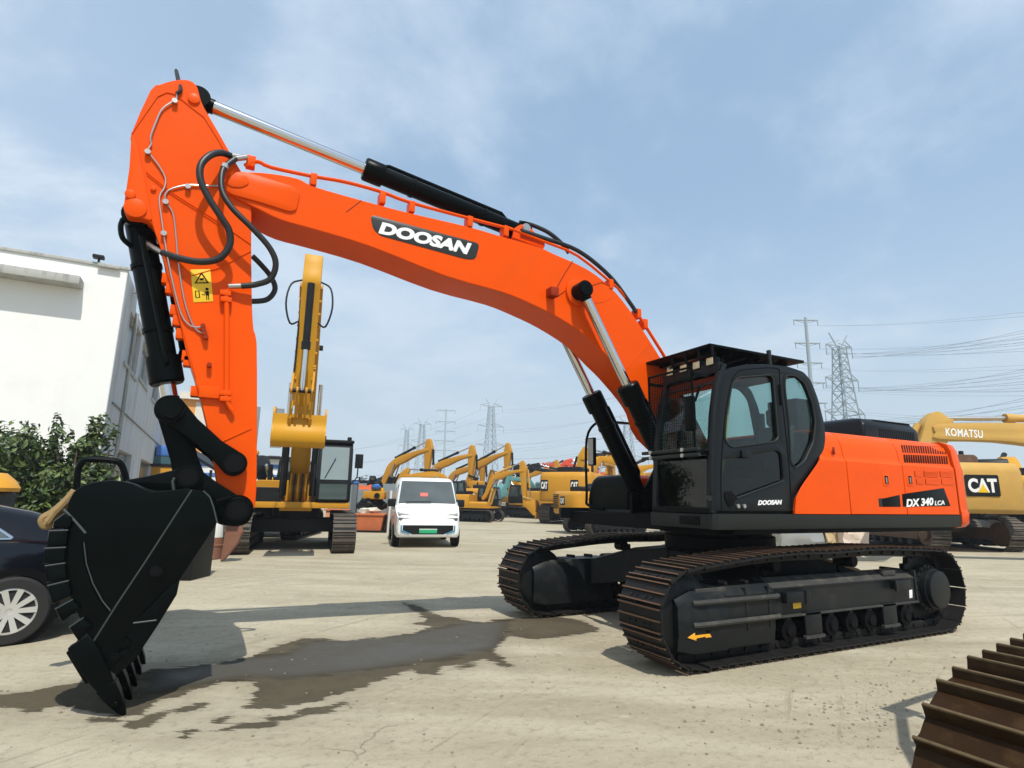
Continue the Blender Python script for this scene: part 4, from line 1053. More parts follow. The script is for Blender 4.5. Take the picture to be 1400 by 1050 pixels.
# wet patch: attribute is the distance to its outline, broken up by noise
aw = N.new('ShaderNodeAttribute'); aw.attribute_name = 'wet'; ad = N.new('ShaderNodeAttribute'); ad.attribute_name = 'sheen'
edge = noise(3.4, 12, .74, mapped((.7, 2.8, 1), -.50)); e2 = noise(1.6, 6, .6, mapped((.8, 3.0, 1), -.50, (5, 5, 0)))
w = math_node('ADD', aw.outputs['Fac'], math_node('MULTIPLY', math_node('SUBTRACT', edge, .5), .44))
wm = mrange(w, -.012, .016, 0, 1)
patchy = mrange(math_node('ADD', e2, math_node('MULTIPLY', ad.outputs['Fac'], 1.6)), .30, .50, .84, 1)
wm2 = math_node('MULTIPLY', wm, patchy)
wetcol = mixc(mrange(mid, .4, .65, 0, 1), (.020, .014, .006), (.044, .034, .018))
wetcol = mixc(mrange(ad.outputs['Fac'], -.15, .12, 0, .8), wetcol, (.070, .066, .054))  # paler middle: sky sheen put into the wet colour
halo = mrange(w, -.30, .02, 0, .4)
col = mixc(halo, col, (.22, .19, .135))
col = mixc(math_node('MULTIPLY', wm2, .97), col, wetcol)
L.new(col, b.inputs['Base Color'])
rough = math_node('SUBTRACT', .88, math_node('MULTIPLY', wm2, math_node('MULTIPLY', mrange(ad.outputs['Fac'], -.1, .2, .06, .42), mrange(mid, .38, .62, 1, .45))))
L.new(rough, b.inputs['Roughness']); L.new(mrange(ad.outputs['Fac'], -.2, .1, .08, .15), b.inputs['Specular IOR Level'])
bp = N.new('ShaderNodeBump'); bp.inputs['Strength'].default_value = .8; bp.inputs['Distance'].default_value = .016
hgt = math_node('ADD', math_node('MULTIPLY', fine, 1.), math_node('MULTIPLY', grit, .5))
L.new(math_node('MULTIPLY', hgt, math_node('SUBTRACT', 1., math_node('MULTIPLY', wm2, .6))), bp.inputs['Height']); L.new(bp.outputs[0], b.inputs['Normal'])
me.materials.append(M)

# loose grit and pebbles
rg = random.Random(3); b = MB(); PEB = mat('pebble', (.20, .17, .12), .9, var=.5, scale=9)
bmg = bmesh.new()
for k in range(1500):
    x = rg.uniform(-1.5, 9.5); y = rg.gauss(1.0, 2.4)
    if rg.random() < .35: x, y = rg.gauss(1.2, .9), rg.gauss(2.9, .35)
    r = .004 + .012 * rg.random() ** 3
    if y > 5: continue
    vs = [bmg.verts.new((x + r * a * rg.uniform(.7, 1.3), y + r * c * rg.uniform(.7, 1.3), max(.0, r * .6 * e + r * .25))) for a, c, e in ((1, 0, 0), (0, 1, 0), (-1, 0, 0), (0, -1, 0), (0, 0, 1))]
    for i in range(4): bmg.faces.new((vs[i], vs[(i + 1) % 4], vs[4]))
b.merge(bmg, PEB); gv = b.build('gravel', recalc=False); struct(gv, 'stuff'); gv['label'] = 'loose grit and small stones scattered on the concrete'
# ------------------------------------------------------------------ the other excavators
GLASSF = mat('reflecting_glass', (.055, .085, .085), .06, var=.2, scale=1.5, spec=.8)
GLASSL = mat('pale_glass', (.20, .25, .25), .08, var=.3, scale=1.2, spec=.8)
bk0 = [(x - P4.x, z - P4.z) for x, z in sx]; rib0 = [(x - P4.x, z - P4.z) for x, z in back + inner[::-1]]
tip0 = (tipn.x - P4.x, tipn.z - P4.z); lip0 = (root.x - P4.x, root.z - P4.z); pin0 = (P3.x - P4.x, P3.z - P4.z)
def rot2(p, a): c, s = math.cos(a), math.sin(a); return (p[0] * c - p[1] * s, p[0] * s + p[1] * c)

def far_track(S, L, W, H, n, cm, belt=FARTRK):
    """one crawler track as belt with cleats (origin on the ground under its centre)"""
    r = H / 2; b = MB(); P = []
    for a in range(-90, 91, 15): P.append(V((L / 2 - r + r * math.cos(math.radians(a)), 0, r + r * math.sin(math.radians(a)))))
    for a in range(90, 271, 15): P.append(V((-L / 2 + r + r * math.cos(math.radians(a)), 0, r + r * math.sin(math.radians(a)))))
    Q, TLn = resample(P, n); pt = TLn / n
    c = V((0, 0, r))
    b.loft([[q + V((0, y, 0)) for y in (-W * .46, W * .46)] + [q.lerp(V((q.x * .97, 0, r)), .12) + V((0, y, 0)) for y in (W * .46, -W * .46)] for q in P + [P[0]]], FARBLK, cap=False)
    for i in range(n):
        M = orient(i, Q)
        b.box((-pt * .46, -W / 2, -.02), (pt * .46, W / 2, .0), belt, M)
        b.box((-pt * .46, -W / 2, -.005), (-pt * .30, W / 2, .028 * S), belt, M); b.box((pt * .05, -W / 2, -.005), (pt * .15, W / 2, .022 * S), belt, M)
    return b, r

def excavator(name, label, loc, heading, S=1., col=YEL, cab=FARBLK, frame_m=FARBLK, boom_l=6.2, knee=.17, boom_a=55., stick_a=-95., stick_l=3.1, buck_a=0., upper=0., n=44, group=None, logo=None, trk_L=4.7, gauge=2.6, trk_W=.6, trk_H=1.0, stick_back=.85, glassm=None, cyl=FARBLK, boomcol=None, stickcol=None, house_h=1.15, detail=False, cw_col=None, mirror_cab=True, bucket=True, cabcol=None):
    glassm = glassm or GLASSF; boomcol = boomcol or col; stickcol = stickcol or boomcol; cw_col = cw_col or col
    T = thing(name, label, 'excavator', loc, heading, group)
    for s in (1, -1):
        b, r = far_track(S, trk_L * S, trk_W * S, trk_H * S, n, None); o = b.build('crawler_track', T); o.location = (0, s * gauge / 2 * S, 0)
        f = MB()
        f.box((-(trk_L / 2 - .75) * S, -.17 * S, .30 * S), ((trk_L / 2 - .75) * S, .2 * S, .68 * S), frame_m, bev=.03 * S)
        for xx in (trk_L / 2 - .5, -(trk_L / 2 - .5)):
            f.lathe([(0, .2 * S), (.0, .36 * S), (.5 * trk_W * S, .36 * S), (.5 * trk_W * S, .22 * S), (.66 * trk_W * S, .20 * S), (.68 * trk_W * S, .15 * S)], (xx * S, -s * .3 * trk_W * S, r), (xx * S, s * .7 * trk_W * S, r), frame_m, 24)
        for k in range(7): f.cyl(((-1.3 + k * .43) * S, -.2 * S, .22 * S), ((-1.3 + k * .43) * S, .24 * S, .22 * S), .10 * S, FARBLK, n=12)
        f.build('track_frame', o)
    b = MB(); b.cyl((0, 0, .5 * S), (0, 0, 1.2 * S), .68 * S, frame_m, n=28); b.box((-.7 * S, -gauge / 2 * S, .48 * S), (.7 * S, gauge / 2 * S, .85 * S), frame_m, bev=.04 * S); b.build('lower_frame', T)
    R = Matrix.Rotation(upper, 4, 'Z')
    def fin(b, nm, par=None, **k):
        if par is None: b.bm.transform(R)
        return b.build(nm, par or T, **k)
    def sub(b, nm, par, **k): b.bm.transform(R); return b.build(nm, par, **k)
    hw = 1.42 * S; z0 = 1.16 * S
    b = MB(); b.box((-2.6 * S, -hw, z0), (1.5 * S, hw, z0 + .16 * S), col if not detail else col, bev=.02 * S); fin(b, 'deck_frame')
    zt = z0 + .16 * S + house_h * S
    b = MB()
    def hs(x, dz=0): return [V((x, y * S, z)) for y, z in ((-1.42, z0 + .165 * S), (-1.42, zt - .25 * S + dz), (-1.33, zt - .06 * S + dz), (-1.15, zt + dz), (1.15, zt + dz), (1.33, zt - .06 * S + dz), (1.42, zt - .25 * S + dz), (1.42, z0 + .165 * S))]
    b.loft([hs(-2.25 * S), hs(-.45 * S)], col); b.loft([[p for p in hs(-.45 * S)], [V((p.x, min(p.y, -.42 * S), p.z)) for p in hs(.6 * S, -.25 * S)]], col) if False else None
    b.loft([[V((x, y * S, z)) for y, z in ((-1.42, z0 + .165 * S), (-1.42, z0 + .42 * S), (-1.3, z0 + .55 * S), (-.55, z0 + .55 * S), (-.45, z0 + .42 * S), (-.45, z0 + .165 * S))] for x in (-.44 * S, 1.25 * S)], frame_m if detail else col)
    hb = fin(b, 'house', bevel=.015 * S)
    b = MB(); b.loft([[V((x, y * S, z)) for y, z in ((-.7, zt + .004), (-.7, zt + .22 * S), (-.6, zt + .3 * S), (.6, zt + .3 * S), (.7, zt + .22 * S), (.7, zt + .004))] for x in (-2.0 * S, -.9 * S)], frame_m); b.cyl((-1.0 * S, -.9 * S, zt - .05), (-1.0 * S, -.9 * S, zt + .5 * S), .07 * S, FARBLK)
    fin(b, 'bonnet', bevel=.02 * S)
    if detail or logo:
        b = MB()
        for s in (1, -1):
            for k in range(9): b.box((-2.0 * S + k * .09 * S, s * 1.416 * S - .006, z0 + .5 * S), (-1.95 * S + k * .09 * S, s * 1.416 * S + .008, z0 + .95 * S), FARBLK)
        sub(b, 'vent_slots', hb)
    # counterweight
    plan = [(-2.26, 1.42), (-2.5, 1.42), (-2.75, 1.33), (-2.92, 1.1), (-2.99, .5), (-3.0, 0)]; plan = plan + [(x, -y) for x, y in plan[::-1][1:]]
    def rg(z, f): return [V(((-2.26 + (x + 2.26) * f) * S, y * S * (.9 + .1 * f), z)) for x, y in plan]
    b = MB(); b.loft([rg(z0 - .03 * S, .8), rg(z0 + .05 * S, .97), rg(z0 + .12 * S, 1), rg(zt - .28 * S, 1), rg(zt - .1 * S, .9), rg(zt, .7)], cw_col)
    cw = fin(b, 'counterweight', sharp=.8)
    def decal(par, c, ex, ey, w, h, txt, bgm=FARBLK, fg=WHITE, tri=None):
        M = R @ frame(c, ex, ey)
        q = MB(); q.plate(rnd([(-w / 2, -h / 2), (w / 2, -h / 2), (w / 2, h / 2), (-w / 2, h / 2)], .08 * h, 2), [], M, .02, bgm, bev=.004); e = q.build('emblem_panel', par)
        q = MB(); q.text(txt, Matrix.Identity(4), 1, fg, ext=.014, off=.045)
        xs = [v.co.x for v in q.bm.verts]; ys = [v.co.y for v in q.bm.verts]
        for v in q.bm.verts: v.co = V(((v.co.x - (max(xs) + min(xs)) / 2) / (max(xs) - min(xs)) * w * .86, (v.co.y - (max(ys) + min(ys)) / 2) / (max(ys) - min(ys)) * h * .66, v.co.z))
        q.bm.transform(M); q.build('lettering', e)
        if tri:
            q = MB(); q.plate([(-.16 * w, -.33 * h), (.16 * w, -.33 * h), (.0, .05 * h)], [], M @ Matrix.Translation((0, 0, .012)), .008, SIGNY, bev=.001); q.build('emblem_triangle', e)
    if logo:
        for kind in logo:
            if kind == 'rear': decal(cw, V((-3.01 * S, 0, (z0 + zt) / 2 + .05 * S)), V((0, -1, 0)), V((0, 0, 1)), .95 * S, .62 * S, 'CAT', tri=True)
            if kind == 'pair':
                for y_ in (1.02, -.62): decal(cw, V((-2.985 * S if y_ < 0 else -2.94 * S, y_ * S, (z0 + zt) / 2 + .05 * S)), V((0, -1, 0)) if y_ < 0 else V((-.12, -1, 0)), V((0, 0, 1)), .42 * S, .55 * S, 'CAT')
            if kind == 'small': decal(cw, V((-3.005 * S, -.12 * S, z0 + .75 * S)), V((0, -1, 0)), V((0, 0, 1)), .5 * S, .5 * S, 'CAT')
            if kind == 'grille':
                q = MB()
                for k in range(8): q.box((-3.012 * S, .35 * S, z0 + (.3 + k * .11) * S), (-2.96 * S, 1.05 * S, z0 + (.35 + k * .11) * S), FARBLK)
                sub(q, 'vent_slots', cw)
            if kind == 'corner':
                for s in (1, -1):
                    a = V((-2.80 * S, s * 1.29 * S, (z0 + zt) / 2 + .1 * S)); ex = V((-.55, s * -.83, 0)) * (1 if s > 0 else -1); ex = V((-.60 * s, -.80, 0)) if s > 0 else V((.6, -.8, 0))
                    decal(cw, a + V((-.03 * S, s * .03 * S, 0)), ex, V((0, 0, 1)), .42 * S, .6 * S, 'CAT')
            if kind == 'side':
                for s in (1, -1): decal(hb, V((-.95 * S, s * 1.43 * S, z0 + .78 * S)), V((-s, 0, 0)), V((0, 0, 1)), .6 * S, .42 * S, 'CAT')
    # cab
    cy0, cy1 = .48 * S, 1.42 * S; cx0, cx1 = -.42 * S, 1.55 * S; cz0, cz1 = z0 + .17 * S, z0 + 1.85 * S
    cabcol = cabcol or cab
    prof = rnd([(cx0, cz0), (cx1, cz0), (cx1 + .05 * S, cz0 + .55 * S), (cx1 - .18 * S, cz1), (cx0 + .12 * S, cz1), (cx0, cz1 - .3 * S)], .12 * S, 3)
    b = MB(); b.xz(prof, (cy0 + cy1) / 2, cy1 - cy0, cabcol, bev=.04 * S); cb = fin(b, 'cab')
    for s, y in ((1, cy1), (-1, cy0)):
        for pts in ([(cx0 + .12 * S, cz0 + .78 * S), (cx0 + .55 * S, cz0 + .78 * S), (cx0 + .55 * S, cz1 - .16 * S), (cx0 + .2 * S, cz1 - .16 * S)], [(cx0 + .68 * S, cz0 + .62 * S), (cx1 - .1 * S, cz0 + .62 * S), (cx1 - .26 * S, cz1 - .16 * S), (cx0 + .68 * S, cz1 - .16 * S)]):
            q = MB(); q.xz(rnd(pts, .06 * S), y + s * .003 * S, .02 * S, glassm, bev=.004); sub(q, 'window', cb)
    fz = lambda z: np.interp(z, [cz0, cz0 + .55 * S, cz1], [cx1, cx1 + .05 * S, cx1 - .18 * S])
    for za, zb in ((cz0 + .62 * S, cz1 - .14 * S), (cz0 + .08 * S, cz0 + .5 * S)):
        q = MB(); q.loft([[V((fz(z) + .012 * S, y, z)) for y in (cy0 + .1 * S, cy1 - .1 * S)] + [V((fz(z) - .03 * S, y, z)) for y in (cy1 - .1 * S, cy0 + .1 * S)] for z in (za, zb)], GLASSL if (detail and za > cz0 + .5 * S) else glassm); sub(q, 'windscreen', cb)  # pale upper windscreen colour on the detailed cab stands in for reflected sky
    q = MB(); q.box((cx0, cy0 + .12 * S, cz0 + .85 * S), (cx0 + .02 * S, cy1 - .12 * S, cz1 - .36 * S), glassm); q.bm.transform(Matrix.Translation((-.012 * S, 0, 0))); sub(q, 'window', cb)
    # boom
    F = V((.35 * S, 0, 1.95 * S)); a = math.radians(boom_a); ex = V((math.cos(a), 0, math.sin(a))); ey = V((-math.sin(a), 0, math.cos(a)))
    Lb = boom_l * S; K = lambda x, y: F + ex * (x * Lb) + ey * (y * Lb)
    up = [(0, .035), (.12, .085), (.30, knee + .03), (.42, knee + .055), (.55, knee + .04), (.78, knee * .55 + .035), (1.0, .03), (1.012, 0)]
    dn = [(1.0, -.02), (.80, knee * .42 - .02), (.58, knee * .75 - .035), (.44, knee - .045), (.30, knee * .72 - .04), (.12, .0), (0, -.03), (-.012, 0)]
    b = MB(); b.xz(cat2([(K(x, y).x, K(x, y).z) for x, y in up + dn], 3), 0, (.54 if detail else .46) * S, boomcol, bev=.012 * S); bm_ = fin(b, 'boom', sharp=.4)
    TIP = K(1.0, 0)
    bp = K(.46, knee * .9)
    def hc(nm, y, p0, p1, r, f, m=None):
        p0 = R @ (V(p0) + V((0, y, 0))); p1 = R @ (V(p1) + V((0, y, 0)))
        g = p0.lerp(p1, f); q = MB(); q.lathe([(0, r), ((g - p0).length - 2.2 * r, r), ((g - p0).length - 2.2 * r + .001, r * 1.25), ((g - p0).length, r * 1.25)], p0, g, m or cyl, 16); o = q.build(nm, T)
        q = MB(); q.cyl(g, p1, r * .6, CHROME if not (m is None and cyl is YELD) else STEEL, n=12); q.build('rod', o)
    for s in (1, -1): hc('boom_cylinder', s * (.40 if detail else .34) * S, (.95 * S, 0, 1.5 * S), bp, .10 * S, .6)
    sa = math.radians(stick_a); sd = V((math.cos(sa), 0, math.sin(sa))); sn = V((-sd.z, 0, sd.x))        # sn: towards the front of a hanging stick
    Q = lambda x, y: TIP + sd * (x * S) + sn * (y * S)
    bx_ = stick_back
    so_ = [(-bx_, .12), (-bx_ + .05, -.12), (-.5, -.22), (0, -.30), (.35, -.26), (stick_l * .7, -.14), (stick_l, -.10), (stick_l + .1, 0), (stick_l, .10), (stick_l * .6, .20), (.2, .34), (-.15, .38), (-.5, .26)]
    b = MB(); b.xz(cat2([(Q(x, y).x, Q(x, y).z) for x, y in so_], 3), 0, (.42 if detail else .36) * S, stickcol, bev=.012 * S); stk = fin(b, 'stick', sharp=.4)
    hc('stick_cylinder', 0, K(.48, knee + .075), Q(-bx_ + .08, 0), .10 * S, .60)
    E_ = Q(stick_l, 0); ba = math.radians(buck_a) + sa + math.radians(90)
    tr = lambda p: (E_.x + rot2(p, ba)[0] * S, E_.z + rot2(p, ba)[1] * S)
    LP = V((tr(pin0)[0], 0, tr(pin0)[1])); MP = Q(stick_l - .75, .0); LK = MP.lerp(LP, .5) + (sn * .42 * S if (LP - MP).dot(sn) > 0 else sn * -.42 * S)
    hc('bucket_cylinder', 0, Q(-.05, .45), LK, .085 * S, .62)
    b = MB()
    for s in (1, -1):
        link(b, MP, LK, s * .23 * S, .05 * S, .06 * S, .06 * S, .09 * S, .09 * S, boomcol if detail else cyl)
        link(b, LK, LP, s * .10 * S, .05 * S, .07 * S, .07 * S, .09 * S, .09 * S, boomcol if detail else cyl)
    b.cyl(LK - V((0, .27 * S, 0)), LK + V((0, .27 * S, 0)), .05 * S, cyl); fin(b, 'bucket_link')
    if bucket:
        bw = .58 * S; b = MB()
        for s in (1, -1): b.xz([tr(p) for p in bk0], s * bw, .05 * S, stickcol, bev=.006 * S)
        b.xz([tr(p) for p in rib0], 0, bw * 2 - .02 * S, stickcol, bev=.004)
        for s in (1, -1): b.xz([tr(p) for p in ((.05, .1), (-.02, -.12), (.2, -.1), (.62, .18), (.5, .3), (.28, .3))], s * .22 * S, .06 * S, stickcol)
        l0 = V((tr(lip0)[0], 0, tr(lip0)[1])); t0 = V((tr(tip0)[0], 0, tr(tip0)[1])); d_ = (t0 - l0).normalized(); nn = V((d_.z, 0, -d_.x))
        for k in range(5):
            y = -bw * .94 + k * bw * .47; o_ = V((0, y, 0))
            b.loft([[l0 - d_ * .1 * S + o_ + V((0, sy * .06 * S, 0)) + nn * sz * .06 * S for sy, sz in ((-1, -1), (1, -1), (1, 1), (-1, 1))], [t0 + o_ + V((0, sy * .025 * S, 0)) + nn * sz * .012 * S for sy, sz in ((-1, -1), (1, -1), (1, 1), (-1, 1))]], stickcol)
        bu = fin(b, 'bucket', sharp=.5)
    if detail:
        q = MB()
        for s in (1, -1):
            q.tube([Q(-.2, .1) + V((0, s * .2, 0)), Q(.0, .35) + V((0, s * .45, 0)), Q(.5, .5) + V((0, s * .52, 0)), Q(.95, .42) + V((0, s * .40, 0)), Q(.85, .2) + V((0, s * .22, 0))], .022, RUBBER, 8, smooth=4)
        q.tube([Q(.3, .28) + V((0, -.2, 0)), Q(stick_l * .75, .2) + V((0, -.22, 0))], .025, RUBBER, 6)
        sub(q, 'hydraulic_hose', stk)
        q = MB()
        for s in (1, -1):
            for k in range(8): c = Q(.3 + k * .32, .15); q.box(c + V((-.03, s * .21 - .04, -.03)), c + V((.03, s * .21 + .05, .03)), stickcol, bev=.006)
        sub(q, 'clamp', stk)
        q = MB(); q.tube([V((cx1, cy1, cz0 + .5)), V((cx1 + .15, cy1 + .14, cz0 + .7)), V((cx1 + .15, cy1 + .16, cz0 + 1.3))], .018, FARBLK, 6); q.box((cx1 + .08, cy1 + .06, cz0 + .95), (cx1 + .14, cy1 + .28, cz0 + 1.35), FARBLK, bev=.02); sub(q, 'mirror', cb)
        q = MB(); q.tube([V((fz(cz0 + .7) + .03, cy0 + .22, cz0 + .66)), V((fz(cz0 + 1.2) + .035, cy0 + .48, cz0 + 1.22))], .012, FARBLK, 5); sub(q, 'wiper', cb)
        q = MB(); q.box((cx0 + .1, cy0 - .02, cz1 - .02), (cx1 - .1, cy1 + .02, cz1 + .07), cabcol, bev=.03); sub(q, 'roof', cb)
        for y in (cy0 + .12, cy1 - .12):
            q = MB(); q.box((cx1 - .2, y - .06, cz1 + .06), (cx1 - .1, y + .06, cz1 + .16), FARBLK, bev=.015); sub(q, 'work_light', cb)
        q = MB()
        for s in (1, -1): q.box((.2, s * .42 - .03, z0 + .05), (1.45, s * .42 + .03, 2.35), FARBLK, bev=.02)
        q.box((.9, -.42, z0 - .08), (1.45, .42, z0 + .12), col, bev=.02)
        for k in range(5): q.tube([V((1.0, -.2 + .1 * k, z0 + .1)), V((1.3, -.2 + .1 * k, 1.6)), V((.9, -.2 + .1 * k, 2.1))], .028, RUBBER if k % 2 else col, 6, smooth=3)
        fin(q, 'boom_bracket')
        q = MB(); q.tube([V((1.4, -1.3, z0 + .16)), V((1.42, -1.32, 2.3)), V((1.1, -1.32, 2.45)), V((.3, -1.32, 2.4)), V((.25, -1.32, 2.0))], .022, FARBLK, 6, smooth=3); q.box((1.38, -1.25, 1.9), (1.43, -1.05, 2.3), FARBLK, bev=.02); fin(q, 'handrail')
        q = MB(); l = K(.62, knee + .05); q.box(l + V((-.08, .25, -.05)), l + V((.02, .37, .09)), FARBLK, bev=.012); q.tube([l + V((0, .2, -.02)), l + V((0, .31, 0))], .02, FARBLK, 6); sub(q, 'work_light', bm_)
    return T
def heading_of(v): return math.atan2(v[1], v[0])
RIGHT = V((CR.x, CR.y, 0)).normalized(); FWD = V((CF.x, CF.y, 0)).normalized()
def gp(u, v): p = atZ(u, v, 0); return V((p.x, p.y, 0))

# facing the camera, bucket raised
A = gp(397, 759); hd = V((.15, .989, 0))
excavator('excavator', 'yellow excavator facing the camera with boom raised upright and bucket hanging in the air', A - hd * 2.35, heading_of(hd), 1.0, col=YEL, boom_a=49., stick_a=-96., stick_l=2.75, buck_a=-78., boom_l=6.0, detail=True, stickcol=YELB, house_h=.62)
rowg = 'yellow excavators parked in a row beyond the white van'
kw = dict(group=rowg, col=YEL, cyl=FARBLK, boom_a=36., stick_a=-92., stick_l=2.4, buck_a=10., boom_l=5.4, logo=['side'])
hr = heading_of(RIGHT * .92 - FWD * .40)
excavator('excavator', 'yellow excavator right behind the white van roof, leftmost folded boom of the row', gp(512, 705), hr, .98, **kw)
kw['boom_a'] = 34.
excavator('excavator', 'yellow excavator whose raised stick shows just right of the van roof behind a cab', gp(571, 704.5), hr + .05, .98, **kw)
kw['boom_a'] = 38.
excavator('excavator', 'yellow excavator with the tallest folded boom, behind the small digger', gp(628, 704.2), hr - .06, 1.0, **kw)
excavator('excavator', 'small yellow excavator with rounded rear, its toothed bucket resting on the ground', gp(655, 713), heading_of(RIGHT * .94 - FWD * .33), .74, col=YEL, boom_l=4.4, boom_a=34., stick_a=-86., stick_l=3.0, buck_a=18., knee=.2, cyl=YELD, trk_L=3.6, house_h=1.0, group=rowg)
excavator('excavator', 'yellow excavator turned left, its cab seen past the right side of the van', gp(632, 711), heading_of(-RIGHT * .95 + FWD * .1), .86, col=YEL, boom_l=4.8, boom_a=16., stick_a=-60., stick_l=1.9, buck_a=50., knee=.2, logo=['side'], group=rowg)
excavator('excavator', 'black excavator with a black boom reaching left above the large yellow counterweight', gp(806, 706), heading_of(-RIGHT * .95 + FWD * .1), 1.05, col=FARBLK, cabcol=FARBLK, boomcol=FARBLK, stickcol=FARBLK, boom_l=5.2, boom_a=24., stick_a=-30., stick_l=1.5, buck_a=40., knee=.12)
excavator('excavator', 'teal cabbed excavator between the toothed bucket and the broad yellow counterweight', gp(737, 707.5), heading_of(-RIGHT * .55 - FWD * .8), .95, col=TEAL, cabcol=TEAL, boomcol=TEAL, boom_l=4.6, boom_a=14., stick_a=-62., stick_l=1.6, buck_a=30., knee=.14)
excavator('excavator', 'red boomed excavator in the far row, left of the black cylinders', gp(852, 705), heading_of(-RIGHT * .95 + FWD * .1), 1.05, col=REDO, boom_l=5.8, boom_a=29., stick_a=-35., stick_l=1.6, buck_a=40., knee=.13)
excavator('excavator', 'large yellow excavator seen from behind with a broad counterweight, left of the black cylinders', gp(797, 715.5), heading_of(RIGHT * .45 + FWD * .9), 1.2, col=YEL, logo=['pair'], boom_l=5.2, boom_a=16., stick_a=-80., stick_l=2.2, buck_a=20., house_h=1.3)
excavator('excavator', 'compact yellow excavator with side grille and grey tracks, behind the black cylinder feet', gp(826, 729), heading_of(RIGHT * .90 + FWD * .42), .76, col=YEL, logo=['side', 'grille', 'small'], boom_l=4.6, boom_a=30., stick_a=-80., stick_l=2.2, buck_a=20., trk_L=4.0, trk_H=.95)
excavator('excavator', 'yellow excavator whose boom crown shows between the black boom cylinders', gp(905, 716), heading_of(-RIGHT * .9 + FWD * .3), 1.0, col=YELB, boom_l=5.6, boom_a=26., stick_a=-75., stick_l=2.4, buck_a=20., knee=.19)
excavator('excavator', 'small far yellow excavator with its boom up, above the junk pile left of the van', V((atD(505, 690, 95).x, atD(505, 690, 95).y, 0)), heading_of(RIGHT * .9 - FWD * .3), .85, col=YEL, boom_l=5.2, boom_a=44., stick_a=-80., stick_l=2.2, buck_a=20.)
for (px, py, aa_, sc, lab, rr_) in ((700, 702.5, 32., .95, 'distant yellow excavator showing between the tall boom and the teal cab', .1), (600, 702, 30., .95, 'distant yellow excavator half hidden behind the first raised stick', -.1), (770, 701.5, 28., 1.0, 'distant yellow excavator just over the broad yellow counterweight', .15), (840, 702, 30., 1.0, 'distant yellow excavator behind the mirror of the orange machine', .0), (725, 708, 20., .85, 'yellow excavator parked close behind the toothed bucket on the ground', 2.8)):
    excavator('excavator', lab, gp(px, py), hr + rr_, sc, col=YEL, boom_a=aa_, stick_a=-88., stick_l=2.2, buck_a=12., boom_l=5.2, group=rowg)
excavator('excavator', 'bright yellow excavator with black bonnet at the right edge, behind the tan rear weight', gp(1415, 738), heading_of(FWD * .85 + RIGHT * .5), 1.28, col=YELB, boom_l=5.5, boom_a=2., stick_a=-50., stick_l=2.0, buck_a=20., house_h=.95, trk_L=4.2)
# right edge: machines parked side by side, rears towards the camera
nn_ = V((.42, .907, 0)); ss_ = V((.907, -.42, 0))
def backed(px, lat, **k):
    p = gp(*px); return p - ss_ * lat - nn_ * 2.3
RFR = mat('rusty_frame', (.10, .055, .03), .7, var=.3, dirt=.3)
excavator('excavator', 'dusty tan excavator seen from behind with a square rear weight, right of the orange machine', backed((1343, 754), -.30), heading_of(-nn_), 1.14, upper=-.10, col=YELD, cabcol=YELD, logo=['rear'], boom_l=5.6, boom_a=6., stick_a=-50., stick_l=2.2, buck_a=20., house_h=1.30, frame_m=RFR, gauge=2.4)
excavator('excavator', 'tan excavator mostly hidden behind the orange engine housing, brown track showing below', backed((1250, 747), .9), heading_of(-nn_), 1.1, col=YELD, cabcol=YELD, boom_l=5.6, boom_a=4., stick_a=-50., stick_l=2.2, buck_a=20., house_h=1.15, frame_m=RFR, gauge=2.4)
kp = atD(1760, 700, 26); kp.z = 0
hdk = -RIGHT * .97 + FWD * .06
K_ = excavator('excavator', 'yellow excavator with white lettering along its level boom, cut off by the right edge', kp, heading_of(hdk), 1.08, col=YELB, boomcol=YELD, stickcol=YELD, cyl=YELD, boom_l=7.9, boom_a=9.5, stick_a=-62., stick_l=2.6, buck_a=30., knee=.07, cabcol=FARBLK, stick_back=.55)
kb = [c for c in K_.children if c.name.startswith('boom') and 'cyl' not in c.name and 'brack' not in c.name][0]
q = MB(); q.text('KOMATSU', Matrix.Identity(4), 1, WHITE, ext=.004, off=.02, space=1.1)
xs = [v.co.x for v in q.bm.verts]; cx_ = (min(xs) + max(xs)) / 2
a_ = math.radians(9.5 - 6); L_ = 7.9 * 1.08; F_ = V((.35 * 1.08, 0, 1.95 * 1.08)); aa = math.radians(9.5)
cc = F_ + V((math.cos(aa), 0, math.sin(aa))) * L_ * .925 + V((-math.sin(aa), 0, math.cos(aa))) * L_ * .012
for v in q.bm.verts: v.co = V(((v.co.x - cx_) * .20, v.co.y * .30, v.co.z))
q.bm.transform(frame(cc + V((0, .23 * 1.08 + .004, 0)), (-math.cos(a_), 0, -math.sin(a_)), (0, 0, 1))); q.build('lettering', kb)
# ------------------------------------------------------------------ buildings
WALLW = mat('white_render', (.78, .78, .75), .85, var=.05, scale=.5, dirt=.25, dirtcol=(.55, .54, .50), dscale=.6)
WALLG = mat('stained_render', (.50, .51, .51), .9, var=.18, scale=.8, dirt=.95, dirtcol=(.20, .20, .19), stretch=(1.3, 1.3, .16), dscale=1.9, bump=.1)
CONC = mat('old_concrete', (.40, .40, .37), .9, var=.2, scale=1.5, dirt=.8, dirtcol=(.14, .13, .12), stretch=(2.5, 2.5, .6), dscale=2)
WINF = mat('window_frame', (.22, .22, .21), .7)
BX, BY, BH = 9.0, -13.9, 8.0
WB = thing('building', 'large white rendered building with a grey stained side wall, left edge', 'building', (BX, BY, 0))
def loc(p): return V((p.x - BX, p.y - BY, p.z))
b = MB(); b.box((.02, -.30, 0), (16, 0, BH), WALLW); b.build('wall', WB)
YE = 27.
b = MB(); sidew = [(0, 0), (YE, 0), (YE, BH - .5), (2.6, BH - .5), (2.4, BH), (0, BH)]
